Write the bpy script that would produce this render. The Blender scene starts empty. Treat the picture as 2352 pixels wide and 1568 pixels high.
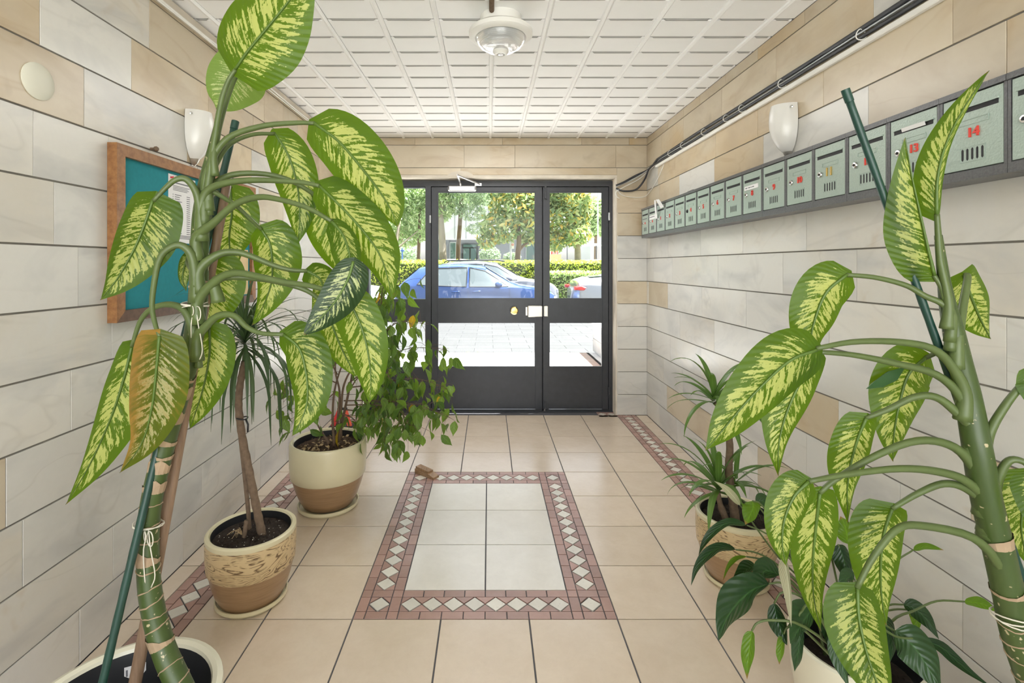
import bpy, math, random
import numpy as np
from mathutils import Vector, Matrix
random.seed(7); RNG = np.random.default_rng(7)
sc = bpy.context.scene
COL = sc.collection
V = Vector
PI = math.pi
# ---------------------------------------------------------------- camera (level, perspective-corrected by lens shift)
F, H, VX, VY = 1138.0, 1.333, 1123.0, 610.0
cam_data = bpy.data.cameras.new('camera'); cam = bpy.data.objects.new('camera', cam_data); COL.objects.link(cam)
cam.location = (0, 0, H); cam.rotation_euler = (PI/2, 0, 0)
cam_data.sensor_width = 36; cam_data.lens = F/2352*36
cam_data.shift_x = (1176-VX)/2352; cam_data.shift_y = -(784-VY)/2352
cam_data.clip_start = 0.02; cam_data.clip_end = 500
sc.camera = cam
# ---------------------------------------------------------------- sky, sun, exposure
world = bpy.data.worlds.new('world'); sc.world = world; world.use_nodes = True
wt = world.node_tree; wt.nodes.clear()
sky = wt.nodes.new('ShaderNodeTexSky'); sky.sky_type = 'NISHITA'; sky.sun_disc = False
sky.sun_elevation = math.radians(66); sky.sun_rotation = math.radians(72)
sky.air_density = 1.0; sky.dust_density = 2.5; sky.ozone_density = 0.6
hs = wt.nodes.new('ShaderNodeHueSaturation'); hs.inputs['Saturation'].default_value = 0.35
bg = wt.nodes.new('ShaderNodeBackground'); bg.inputs['Strength'].default_value = 0.30
wo = wt.nodes.new('ShaderNodeOutputWorld')
wt.links.new(sky.outputs[0], hs.inputs['Color']); wt.links.new(hs.outputs[0], bg.inputs[0]); wt.links.new(bg.outputs[0], wo.inputs[0])
sun_data = bpy.data.lights.new('sun', 'SUN'); sun_data.energy = 30.0; sun_data.angle = math.radians(0.6); sun_data.color = (1.0, 0.985, 0.965)
sun = bpy.data.objects.new('sun', sun_data); COL.objects.link(sun)
sun.rotation_euler = V((-0.38, -0.12, -0.92)).to_track_quat('-Z', 'Y').to_euler()
sc.view_settings.view_transform = 'Standard'; sc.view_settings.look = 'None'
sc.view_settings.gamma = 1; sc.view_settings.use_curve_mapping = False
sc.view_settings.exposure = 0.55
def area(name, loc, rot, sx, sy, watt, col=(1, 1, 1)):
    l = bpy.data.lights.new(name, 'AREA'); l.shape = 'RECTANGLE'; l.size = sx; l.size_y = sy; l.energy = watt; l.color = col
    o = bpy.data.objects.new(name, l); COL.objects.link(o); o.location = loc; o.rotation_euler = rot; return o
area('rear_fill', (0.02, -2.38, 1.25), (PI/2, 0, 0), 2.7, 2.4, 50, (0.97, 0.985, 1.0))   # added fill light across the open rear end, no glazing there
area('hall_fill', (0.02, 3.25, 2.455), (0, 0, 0), 1.1, 1.1, 14, (1.0, 0.99, 0.975))  # added fill light under the ceiling near the door, without any fitting
try:
    sc.cycles.max_bounces = 10; sc.cycles.diffuse_bounces = 6; sc.cycles.glossy_bounces = 4
    sc.cycles.transmission_bounces = 6; sc.cycles.transparent_max_bounces = 16; sc.cycles.sample_clamp_indirect = 8
    sc.cycles.use_denoising = True
    sc.cycles.caustics_reflective = False; sc.cycles.caustics_refractive = False
except Exception: pass

def P(x, y, Y):
    """real point at depth Y (metres from the camera plane) seen at photo pixel x, y"""
    return V(((x-VX)*Y/F, Y, H-(y-VY)*Y/F))
# ---------------------------------------------------------------- material helpers
def node(nt, typ, props=None, ins=None):
    n = nt.nodes.new(typ)
    for k, v in (props or {}).items(): setattr(n, k, v)
    for k, v in (ins or {}).items():
        s = n.inputs[k]
        if isinstance(v, bpy.types.NodeSocket): nt.links.new(v, s)
        else:
            if isinstance(v, tuple) and len(v) == 3 and s.type == 'RGBA': v = (*v, 1)
            s.default_value = v
    return n
def new_mat(name):
    m = bpy.data.materials.new(name); m.use_nodes = True; nt = m.node_tree; nt.nodes.clear()
    out = nt.nodes.new('ShaderNodeOutputMaterial'); return m, nt, out
def mth(nt, op, a, b=0.0, c=None, clamp=False):
    ins = {0: a, 1: b}
    if c is not None: ins[2] = c
    return node(nt, 'ShaderNodeMath', {'operation': op, 'use_clamp': clamp}, ins).outputs[0]
def mix(nt, f, a, b, mode='MIX'):
    return node(nt, 'ShaderNodeMix', {'data_type': 'RGBA', 'blend_type': mode}, {0: f, 6: a, 7: b}).outputs[2]
def ramp(nt, f, stops):
    r = node(nt, 'ShaderNodeValToRGB', None, {0: f}); e = r.color_ramp.elements
    while len(e) < len(stops): e.new(0.5)
    for el, (p, c) in zip(e, stops): el.position = p; el.color = c if len(c) == 4 else (*c, 1)
    return r.outputs[0]
def remap(nt, f, a, b, c=0.0, d=1.0):
    return node(nt, 'ShaderNodeMapRange', {'clamp': True}, {0: f, 1: a, 2: b, 3: c, 4: d}).outputs[0]
def noise(nt, vec, scale, detail=3, rough=0.5, dist=0.0):
    return node(nt, 'ShaderNodeTexNoise', None, {'Vector': vec, 'Scale': scale, 'Detail': detail, 'Roughness': rough, 'Distortion': dist})
def objvec(nt):
    """object coordinates shifted by the object's own random number, so alike pieces differ"""
    tc = node(nt, 'ShaderNodeTexCoord'); oi = node(nt, 'ShaderNodeObjectInfo')
    off = node(nt, 'ShaderNodeVectorMath', {'operation': 'SCALE'}, {0: (37.0, 51.0, 23.0), 3: oi.outputs['Random']}).outputs[0]
    return node(nt, 'ShaderNodeVectorMath', {'operation': 'ADD'}, {0: tc.outputs['Object'], 1: off}).outputs[0], oi.outputs['Random'], tc
def principled(nt, out, col, rough=0.5, metal=0.0, bump=None, bs=0.2, bd=0.002, spec=None, coat=0.0):
    p = node(nt, 'ShaderNodeBsdfPrincipled', None, {'Base Color': col, 'Roughness': rough, 'Metallic': metal})
    if spec is not None: p.inputs['Specular IOR Level'].default_value = spec
    if coat: p.inputs['Coat Weight'].default_value = coat; p.inputs['Coat Roughness'].default_value = 0.08
    if bump is not None:
        b = node(nt, 'ShaderNodeBump', None, {'Strength': bs, 'Distance': bd, 'Height': bump}); nt.links.new(b.outputs[0], p.inputs['Normal'])
    nt.links.new(p.outputs[0], out.inputs[0]); return p
def simple(name, c, rough=0.5, metal=0.0, var=0.12, scale=12.0, bs=0.0, rnd=0.0, spec=None, coat=0.0):
    m, nt, out = new_mat(name); vec, r, tc = objvec(nt)
    n = noise(nt, vec, scale, 4)
    d = tuple(x*(1-var) for x in c); l = tuple(min(1, x*(1+var)) for x in c)
    col = mix(nt, n.outputs[0], d, l)
    if rnd: col = mix(nt, mth(nt, 'MULTIPLY', r, rnd), col, tuple(x*0.45 for x in c))
    principled(nt, out, col, rough, metal, n.outputs[0] if bs else None, bs, 0.003, spec, coat); return m

def marble(name, base, tint, dark, vcol, veins=0.35):
    m, nt, out = new_mat(name); vec, r, tc = objvec(nt)
    big = noise(nt, vec, 1.9, 4, 0.55, 0.9); fine = noise(nt, vec, 60, 3, 0.6)
    st = node(nt, 'ShaderNodeMapping', None, {'Vector': vec, 'Rotation': (0.75, 0.75, 0.75), 'Scale': (1.0, 1.0, 2.4)}).outputs[0]
    v1 = noise(nt, st, 2.1, 4, 0.55, 0.7); v2 = noise(nt, st, 1.5, 2.2, 0.45, 1.3)
    line = mth(nt, 'ABSOLUTE', mth(nt, 'SUBTRACT', v2.outputs[0], 0.5))
    vein = mth(nt, 'MULTIPLY', remap(nt, line, 0.0, 0.022, 1.0, 0.0), remap(nt, big.outputs[0], 0.44, 0.58))
    smoke = remap(nt, v1.outputs[0], 0.47, 0.74)
    tr = remap(nt, r, 0.25, 1.0, 0.0, 0.8)
    col = mix(nt, mth(nt, 'MULTIPLY', remap(nt, big.outputs[0], 0.36, 0.66), mth(nt, 'ADD', tr, 0.2), clamp=True), base, tint)
    col = mix(nt, mth(nt, 'MULTIPLY', smoke, 0.85), col, dark)
    col = mix(nt, mth(nt, 'MULTIPLY', vein, veins), col, vcol)
    stn = remap(nt, noise(nt, vec, 4.2, 3, 0.6, 0.5).outputs[0], 0.63, 0.78)
    col = mix(nt, mth(nt, 'MULTIPLY', stn, 0.5), col, mix(nt, mth(nt, 'GREATER_THAN', r, 0.55), tuple(x*0.75 for x in dark), (0.50, 0.36, 0.20)))
    col = mix(nt, mth(nt, 'MULTIPLY', remap(nt, fine.outputs[0], 0.35, 0.75), 0.07), col, dark)
    val = remap(nt, mth(nt, 'FRACT', mth(nt, 'MULTIPLY', r, 7.31)), 0, 1, 0.90, 1.04)
    col = node(nt, 'ShaderNodeHueSaturation', None, {'Value': val, 'Color': col}).outputs[0]
    principled(nt, out, col, 0.28, 0); return m

M = {}
M['marble'] = marble('marble_white', (0.71, 0.70, 0.665), (0.68, 0.63, 0.54), (0.50, 0.50, 0.49), (0.42, 0.39, 0.34), 0.22)
M['marble_beige'] = marble('marble_beige', (0.62, 0.545, 0.42), (0.56, 0.425, 0.25), (0.46, 0.365, 0.25), (0.42, 0.29, 0.16), 0.3)
M['grout'] = simple('grout', (0.20, 0.185, 0.16), 0.9, var=0.3)
M['floor_grout'] = simple('floor_grout', (0.10, 0.10, 0.11), 0.8, var=0.3)
def floor_mat(name, a, b, r0=0.21, r1=0.27, bs=0.06, rnd=0.16, spec=0.95):
    m, nt, out = new_mat(name); vec, r, tc = objvec(nt)
    n1 = noise(nt, vec, 9, 7, 0.7, 0.3); n2 = noise(nt, vec, 45, 5, 0.65); n3 = noise(nt, vec, 16, 4, 0.6, 1.2)
    col = mix(nt, remap(nt, n1.outputs[0], 0.2, 0.8), a, b)
    col = mix(nt, mth(nt, 'MULTIPLY', remap(nt, n2.outputs[0], 0.5, 0.8), 0.12), col, tuple(x*0.75 for x in a))
    col = node(nt, 'ShaderNodeHueSaturation', None, {'Value': remap(nt, r, 0, 1, 1-rnd, 1+rnd*0.3), 'Color': col}).outputs[0]
    h = mth(nt, 'ADD', n3.outputs[0], mth(nt, 'MULTIPLY', n2.outputs[0], 0.3))
    principled(nt, out, col, remap(nt, n2.outputs[0], 0.3, 0.7, r0, r1), 0, h, bs, 0.002, spec); return m
M['floor_tile'] = floor_mat('floor_tile', (0.60, 0.49, 0.375), (0.70, 0.595, 0.48), rnd=0.06)
M['floor_pale'] = floor_mat('floor_pale', (0.66, 0.62, 0.555), (0.76, 0.725, 0.66), rnd=0.05)
M['brick_pink'] = floor_mat('brick_pink', (0.33, 0.185, 0.15), (0.44, 0.27, 0.225), 0.28, 0.42, 0.3, 0.22)
M['diamond'] = floor_mat('diamond', (0.62, 0.58, 0.50), (0.75, 0.72, 0.65), 0.25, 0.4, 0.3, 0.15)
M['ceiling'] = simple('ceiling_white', (0.92, 0.92, 0.915), 0.75, var=0.03, scale=9, bs=0.1)
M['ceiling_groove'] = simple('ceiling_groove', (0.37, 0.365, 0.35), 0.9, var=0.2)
M['plaster'] = simple('plaster', (0.66, 0.60, 0.51), 0.85, var=0.2, bs=0.3)
M['door_metal'] = simple('dark_painted_metal', (0.036, 0.039, 0.046), 0.34, 0.0, var=0.25, scale=20)
M['black'] = simple('black_gap', (0.012, 0.012, 0.014), 0.6)
M['rubber'] = simple('black_rubber', (0.022, 0.023, 0.026), 0.45)
M['black_cable'] = simple('black_cable', (0.028, 0.030, 0.036), 0.38)
M['white_plastic'] = simple('white_plastic', (0.80, 0.79, 0.75), 0.4, var=0.04)
M['cream_plastic'] = simple('cream_plastic', (0.72, 0.71, 0.60), 0.45, var=0.05)
M['chrome'] = simple('chrome', (0.72, 0.72, 0.72), 0.18, 1.0, var=0.05)
M['steel'] = simple('brushed_steel', (0.62, 0.60, 0.55), 0.36, 1.0, var=0.1)
M['alu'] = simple('aluminium', (0.70, 0.70, 0.71), 0.35, 0.9, var=0.05)
M['brass'] = simple('brass', (0.78, 0.56, 0.20), 0.25, 1.0, var=0.1)
M['red_paint'] = simple('red_paint', (0.70, 0.055, 0.035), 0.45)
M['paper'] = simple('paper', (0.80, 0.80, 0.80), 0.8, var=0.03)
M['yellow_paper'] = simple('yellow_paper', (0.66, 0.50, 0.27), 0.7, var=0.15)
M['ink'] = simple('ink', (0.16, 0.16, 0.18), 0.8)
M['red_pin'] = simple('red_pin', (0.6, 0.03, 0.05), 0.3)
M['felt'] = simple('teal_felt', (0.016, 0.225, 0.265), 0.95, var=0.14, scale=60, bs=0.25)
M['opal'] = simple('opal_glass', (0.74, 0.73, 0.70), 0.22, var=0.02)
M['box_frame'] = simple('hammered_grey', (0.12, 0.122, 0.126), 0.36, 0.35, var=0.35, scale=160, bs=0.25)
M['box_door'] = simple('hammered_green', (0.37, 0.455, 0.40), 0.34, 0.15, var=0.14, scale=190, bs=0.3)
M['soil'] = simple('soil', (0.030, 0.020, 0.014), 0.95, var=0.9, scale=70, bs=1.0)
M['soil_dry'] = simple('soil_dry', (0.085, 0.052, 0.032), 0.95, var=0.8, scale=60, bs=1.0)
M['dry_leaf'] = simple('dry_leaf', (0.50, 0.36, 0.20), 0.8, var=0.4)
M['perlite'] = simple('perlite', (0.7, 0.66, 0.58), 0.9)
M['pot_cream'] = simple('pot_cream', (0.66, 0.60, 0.40), 0.30, var=0.06, coat=0.3)
M['pot_white'] = simple('pot_ivory', (0.70, 0.67, 0.53), 0.28, var=0.05, coat=0.3)
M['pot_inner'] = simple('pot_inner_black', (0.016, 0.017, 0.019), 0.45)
def streak(name, a, b, sc_=(3, 3, 60), rough=0.33):
    m, nt, out = new_mat(name); vec, r, tc = objvec(nt)
    n = noise(nt, node(nt, 'ShaderNodeMapping', None, {'Vector': vec, 'Scale': sc_}).outputs[0], 3.0, 4, 0.6)
    principled(nt, out, mix(nt, remap(nt, n.outputs[0], 0.3, 0.7), a, b), rough, 0, n.outputs[0], 0.1, 0.002, coat=0.2); return m
M['pot_brown'] = streak('pot_brown', (0.27, 0.165, 0.082), (0.36, 0.225, 0.12))
M['wood'] = streak('frame_wood', (0.20, 0.082, 0.026), (0.37, 0.175, 0.062), (14, 14, 14), 0.45)
M['wood_dark'] = streak('frame_wood_dark', (0.085, 0.045, 0.027), (0.17, 0.09, 0.055), (14, 14, 14), 0.5)
M['wedge_wood'] = streak('wedge_wood', (0.20, 0.115, 0.055), (0.34, 0.21, 0.11), (40, 6, 20), 0.6)
M['cane'] = streak('cane', (0.20, 0.125, 0.075), (0.33, 0.215, 0.14), (30, 30, 3), 0.6)
def carved():
    m, nt, out = new_mat('pot_carved_grain'); vec, r, tc = objvec(nt)
    mp = node(nt, 'ShaderNodeMapping', None, {'Vector': vec, 'Scale': (1.5, 1.5, 7.5)}).outputs[0]
    n = noise(nt, mp, 2.6, 2, 0.45, 0.6)
    w = mth(nt, 'FRACT', mth(nt, 'MULTIPLY', n.outputs[0], 19.0))
    ln = mth(nt, 'MULTIPLY', remap(nt, w, 0.0, 0.10, 0.0, 1.0), remap(nt, w, 0.22, 0.36, 1.0, 0.0))
    br = remap(nt, noise(nt, vec, 38, 2).outputs[0], 0.36, 0.5)
    ln = mth(nt, 'MULTIPLY', ln, br)
    col = mix(nt, mth(nt, 'MULTIPLY', ln, 0.9), (0.60, 0.455, 0.255), (0.115, 0.06, 0.025))
    principled(nt, out, col, 0.4, 0, ln, -0.4, 0.003); return m
M['pot_carved'] = carved()
def glass():
    m, nt, out = new_mat('pane_glass')
    fr = node(nt, 'ShaderNodeFresnel', None, {'IOR': 1.45}).outputs[0]
    t = node(nt, 'ShaderNodeBsdfTransparent', None, {'Color': (0.97, 0.985, 0.98)}).outputs[0]
    g = node(nt, 'ShaderNodeBsdfGlossy', None, {'Color': (1, 1, 1), 'Roughness': 0.02}).outputs[0]
    ms = node(nt, 'ShaderNodeMixShader', None, {0: mth(nt, 'MULTIPLY', fr, 0.3), 1: t, 2: g})
    nt.links.new(ms.outputs[0], out.inputs[0]); return m
M['glass'] = glass()
def ribbed_glass():
    m, nt, out = new_mat('lamp_glass'); tc = node(nt, 'ShaderNodeTexCoord')
    w = node(nt, 'ShaderNodeTexWave', {'wave_type': 'RINGS', 'rings_direction': 'Z'}, {'Vector': tc.outputs['Object'], 'Scale': 95.0})
    p = principled(nt, out, (0.82, 0.84, 0.84), 0.12, 0, w.outputs['Fac'], 0.25, 0.002)
    p.inputs['Transmission Weight'].default_value = 0.55; return m
M['lamp_glass'] = ribbed_glass()
# ---- leaves
def leaf_shader(nt, out, col, tcol, rough=0.38, tw=0.45, bump=None, bs=0.3):
    p = node(nt, 'ShaderNodeBsdfPrincipled', None, {'Base Color': col, 'Roughness': rough, 'Specular IOR Level': 0.4})
    if bump is not None:
        b = node(nt, 'ShaderNodeBump', None, {'Strength': bs, 'Distance': 0.004, 'Height': bump}); nt.links.new(b.outputs[0], p.inputs['Normal'])
    t = node(nt, 'ShaderNodeBsdfTranslucent', None, {'Color': tcol})
    ms = node(nt, 'ShaderNodeMixShader', None, {0: tw, 1: p.outputs[0], 2: t.outputs[0]})
    nt.links.new(ms.outputs[0], out.inputs[0])
def dieff(name, green, cream, tgreen, tcream, amount=0.0, brown=None, tw=0.5, autumn=False):
    m, nt, out = new_mat(name); uv = node(nt, 'ShaderNodeUVMap'); oi = node(nt, 'ShaderNodeObjectInfo')
    sx = node(nt, 'ShaderNodeSeparateXYZ', None, {0: uv.outputs[0]}); u, v = sx.outputs[0], sx.outputs[1]
    side = mth(nt, 'SUBTRACT', u, 0.5); t = mth(nt, 'MULTIPLY', mth(nt, 'ABSOLUTE', side), 2.0)
    sgn = mth(nt, 'MULTIPLY', mth(nt, 'SIGN', side), 7.0)
    p = mth(nt, 'SUBTRACT', v, mth(nt, 'MULTIPLY', t, 0.17))
    rz = mth(nt, 'MULTIPLY', oi.outputs['Random'], 40.0)
    cv = node(nt, 'ShaderNodeCombineXYZ', None, {0: mth(nt, 'MULTIPLY', p, 25.0), 1: mth(nt, 'MULTIPLY', t, 1.25), 2: mth(nt, 'ADD', rz, sgn)}).outputs[0]
    n1 = noise(nt, cv, 1.5, 3.0, 0.58, 0.12)
    cv2 = node(nt, 'ShaderNodeCombineXYZ', None, {0: mth(nt, 'MULTIPLY', p, 55.0), 1: mth(nt, 'MULTIPLY', t, 16.0), 2: mth(nt, 'ADD', rz, sgn)}).outputs[0]
    n2 = noise(nt, cv2, 1.0, 3, 0.7)
    f = mth(nt, 'ADD', mth(nt, 'MULTIPLY', n1.outputs[0], 0.72), mth(nt, 'MULTIPLY', n2.outputs[0], 0.28))
    # green margin, green base and tip
    edge = remap(nt, t, 0.60, 0.93, 0.0, 0.26); tip = remap(nt, v, 0.84, 1.0, 0.0, 0.2); bs_ = remap(nt, v, 0.0, 0.16, 0.16, 0.0)
    th = mth(nt, 'ADD', mth(nt, 'ADD', edge, tip), mth(nt, 'ADD', bs_, 0.505 - amount))
    cr = remap(nt, mth(nt, 'SUBTRACT', f, th), -0.004, 0.022)
    midr = remap(nt, t, 0.030, 0.062, 1.0, 0.0)
    cr = mth(nt, 'MULTIPLY', cr, mth(nt, 'SUBTRACT', 1.0, midr))
    g = mix(nt, remap(nt, n1.outputs[0], 0.3, 0.7), tuple(x*0.75 for x in green), green)
    g = mix(nt, mth(nt, 'MULTIPLY', midr, 0.6), g, (0.16, 0.27, 0.06))
    col = mix(nt, cr, g, cream)
    tg = mix(nt, mth(nt, 'MULTIPLY', midr, 0.75), tgreen, tuple(x*0.35 for x in tgreen))
    tc_ = mix(nt, cr, tg, tcream)
    if autumn:
        a = mth(nt, 'MULTIPLY', remap(nt, mth(nt, 'ADD', n1.outputs[0], mth(nt, 'MULTIPLY', remap(nt, u, 0.55, 0.0), 0.45)), 0.55, 0.95), 0.95)
        col = mix(nt, a, col, (0.52, 0.30, 0.06)); tc_ = mix(nt, a, tc_, (0.42, 0.22, 0.03))
    b = mth(nt, 'MULTIPLY', remap(nt, mth(nt, 'ADD', v, mth(nt, 'MULTIPLY', n2.outputs[0], 0.06)), 1.005, 1.02), 1.0)
    col = mix(nt, b, col, (0.36, 0.22, 0.07)); tc_ = mix(nt, b, tc_, (0.3, 0.16, 0.03))
    rib = mth(nt, 'SINE', mth(nt, 'MULTIPLY', p, 130.0))
    leaf_shader(nt, out, col, tc_, 0.36, tw, rib, 0.12); return m
M['dieff'] = dieff('dieffenbachia_leaf', (0.060, 0.125, 0.008), (0.44, 0.49, 0.14), (0.24, 0.42, 0.008), (0.76, 0.82, 0.22), 0.022)
M['dieff_dark'] = dieff('dieffenbachia_dark', (0.022, 0.055, 0.012), (0.40, 0.45, 0.20), (0.05, 0.11, 0.01), (0.35, 0.4, 0.12), -0.01, tw=0.15)
M['dieff_old'] = dieff('dieffenbachia_yellowing', (0.11, 0.155, 0.012), (0.50, 0.48, 0.22), (0.27, 0.33, 0.02), (0.62, 0.6, 0.25), 0.0, autumn=True)
M['dieff_pale'] = dieff('dieffenbachia_pale', (0.16, 0.26, 0.06), (0.42, 0.50, 0.20), (0.34, 0.52, 0.09), (0.6, 0.68, 0.25), -0.02)
def plain_leaf(name, a, b, tcol, tw=0.35, rough=0.35, stripes=26.0, tip=None):
    m, nt, out = new_mat(name); uv = node(nt, 'ShaderNodeUVMap'); oi = node(nt, 'ShaderNodeObjectInfo')
    sx = node(nt, 'ShaderNodeSeparateXYZ', None, {0: uv.outputs[0]}); u, v = sx.outputs[0], sx.outputs[1]
    t = mth(nt, 'MULTIPLY', mth(nt, 'ABSOLUTE', mth(nt, 'SUBTRACT', u, 0.5)), 2.0)
    w = mth(nt, 'SINE', mth(nt, 'MULTIPLY', mth(nt, 'SUBTRACT', v, mth(nt, 'MULTIPLY', t, 0.3)), stripes*PI))
    col = mix(nt, oi.outputs['Random'], a, b)
    col = mix(nt, remap(nt, t, 0.03, 0.08, 0.5, 0.0), col, tuple(min(1, x*2.2) for x in b))
    tc_ = mix(nt, oi.outputs['Random'], tcol, tuple(x*0.55 for x in tcol))
    if tip:
        k = remap(nt, v, 0.86, 0.95); col = mix(nt, k, col, tip); tc_ = mix(nt, k, tc_, tip)
    leaf_shader(nt, out, col, tc_, rough, tw, w, 0.25); return m
M['dracaena'] = plain_leaf('dracaena_leaf', (0.040, 0.075, 0.035), (0.085, 0.135, 0.055), (0.10, 0.19, 0.04), 0.25, 0.4, 0.0)
M['ficus'] = plain_leaf('ficus_leaf', (0.045, 0.10, 0.026), (0.13, 0.23, 0.045), (0.20, 0.36, 0.02), 0.38, 0.3, 10)
M['ficus_light'] = plain_leaf('ficus_light', (0.10, 0.18, 0.03), (0.20, 0.32, 0.07), (0.30, 0.50, 0.03), 0.5, 0.3, 10)
M['ficus_yellow'] = plain_leaf('ficus_yellow', (0.62, 0.34, 0.02), (0.65, 0.50, 0.03), (0.7, 0.48, 0.02), 0.4, 0.4, 10)
M['lily'] = plain_leaf('lily_leaf', (0.014, 0.040, 0.016), (0.032, 0.078, 0.024), (0.06, 0.15, 0.012), 0.18, 0.28, 16)
M['lily_light'] = plain_leaf('lily_light', (0.10, 0.20, 0.015), (0.13, 0.26, 0.02), (0.24, 0.46, 0.015), 0.5, 0.3, 14, tip=(0.34, 0.2, 0.05))
M['lily_dry'] = plain_leaf('lily_dry', (0.42, 0.42, 0.25), (0.5, 0.48, 0.33), (0.4, 0.4, 0.22), 0.3, 0.7, 30)
M['yucca'] = plain_leaf('yucca_leaf', (0.075, 0.17, 0.035), (0.15, 0.26, 0.07), (0.17, 0.34, 0.03), 0.35, 0.3, 0.0)
M['petiole'] = simple('petiole_green', (0.092, 0.130, 0.038), 0.42, var=0.2, scale=25)
M['petiole_dark'] = simple('petiole_dark', (0.085, 0.15, 0.022), 0.42, var=0.2, scale=25)
def stem_mat():
    m, nt, out = new_mat('dieffenbachia_stem'); vec, r, tc = objvec(nt)
    mp = node(nt, 'ShaderNodeMapping', None, {'Vector': vec, 'Scale': (30, 30, 5)}).outputs[0]
    n = noise(nt, mp, 1.0, 4, 0.6); s = noise(nt, vec, 75, 2, 0.5)
    col = mix(nt, n.outputs[0], (0.030, 0.058, 0.012), (0.078, 0.115, 0.028))
    col = mix(nt, mth(nt, 'MULTIPLY', remap(nt, s.outputs[0], 0.68, 0.72), 0.9), col, (0.52, 0.44, 0.27))
    principled(nt, out, col, 0.38, 0, n.outputs[0], 0.1, 0.003); return m
M['stem'] = stem_mat()
M['sheath'] = simple('dry_sheath', (0.38, 0.275, 0.175), 0.75, var=0.3, scale=30, bs=0.3)
M['twine'] = simple('twine', (0.68, 0.64, 0.54), 0.9)
M['stake'] = simple('green_stake', (0.012, 0.052, 0.037), 0.38, var=0.3)
M['bark'] = simple('bark', (0.17, 0.115, 0.075), 0.85, var=0.45, scale=60, bs=0.8)
M['twig'] = simple('twig', (0.13, 0.082, 0.05), 0.8, var=0.3, scale=50)
M['red_plastic'] = simple('red_plastic', (0.72, 0.035, 0.035), 0.3)
M['orange_plastic'] = simple('orange_red_plastic', (0.80, 0.13, 0.07), 0.35)
# ---- outside
def isl(name, stops, rough=0.6, tr=0.3, tcol=None):
    m, nt, out = new_mat(name); g = node(nt, 'ShaderNodeNewGeometry')
    col = ramp(nt, g.outputs['Random Per Island'], stops)
    tc_ = mix(nt, 0.15, col, tcol or (0.6, 0.75, 0.1))
    leaf_shader(nt, out, col, tc_, rough, tr); return m
M['hedge'] = isl('hedge_leaves', [(0, (0.323, 0.437, 0.072)), (0.6, (0.679, 0.775, 0.129)), (1, (0.850, 0.850, 0.162))])
M['hedge_green'] = isl('hedge_green_leaves', [(0, (0.260, 0.407, 0.114)), (0.7, (0.569, 0.732, 0.227)), (1, (0.807, 0.807, 0.553))])
M['magnolia'] = isl('magnolia_leaves', [(0, (0.141, 0.226, 0.096)), (0.5, (0.322, 0.429, 0.183)), (0.8, (0.591, 0.643, 0.375)), (0.86, (0.666, 0.450, 0.108)), (1, (0.742, 0.643, 0.162))])
M['pine'] = isl('pine_leaves', [(0, (0.145, 0.225, 0.145)), (0.7, (0.304, 0.394, 0.263)), (1, (0.500, 0.578, 0.394))])
M['tree'] = isl('tree_leaves', [(0, (0.221, 0.333, 0.147)), (0.6, (0.417, 0.552, 0.270)), (1, (0.687, 0.742, 0.491))])
M['bark_pale'] = simple('bark_pale', (0.27, 0.23, 0.18), 0.9, var=0.3, scale=10, bs=0.5)
M['paver'] = floor_mat('pavers', (0.044, 0.0445, 0.045), (0.056, 0.0565, 0.0565), 0.6, 0.8, 0.2, 0.10, 0.3)
M['terrace'] = floor_mat('terrace_tile', (0.64, 0.625, 0.60), (0.71, 0.695, 0.67), 0.4, 0.6, 0.15, 0.06, 0.3)
M['asphalt'] = simple('asphalt', (0.10, 0.10, 0.105), 0.9, var=0.2, scale=30)
M['ground'] = simple('ground', (0.34, 0.34, 0.31), 0.95, var=0.15, scale=2)
def paint(name, c, rough=0.2, metal=0.4):
    m, nt, out = new_mat(name); principled(nt, out, c, rough, metal, coat=1.0); return m
M['car_blue'] = paint('car_blue', (0.045, 0.095, 0.27))
M['car_grey'] = paint('car_grey', (0.20, 0.21, 0.24))
M['car_white'] = paint('car_white', (0.45, 0.46, 0.47), 0.25, 0.0)
M['car_silver'] = paint('car_silver', (0.36, 0.375, 0.40), 0.25, 0.3)
M['car_glass'] = simple('car_glass', (0.20, 0.235, 0.24), 0.04, 0.6, var=0.05)
M['tail_red'] = simple('tail_red', (0.75, 0.03, 0.03), 0.2)
M['head_lamp'] = simple('head_lamp', (0.6, 0.62, 0.65), 0.1, 0.5)
M['facade_dark'] = simple('facade_dark', (0.13, 0.14, 0.16), 0.6)
M['facade_light'] = simple('facade_light', (0.45, 0.46, 0.48), 0.6, var=0.05)
M['facade_white'] = simple('facade_white', (0.5, 0.5, 0.5), 0.7, var=0.04)
M['shop_glass'] = simple('shop_glass', (0.10, 0.15, 0.15), 0.05, 0.4)
M['blue_paint'] = simple('blue_paint', (0.04, 0.12, 0.45), 0.4)
M['grey_metal'] = simple('grey_metal', (0.5, 0.52, 0.54), 0.4, 0.5)
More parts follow.
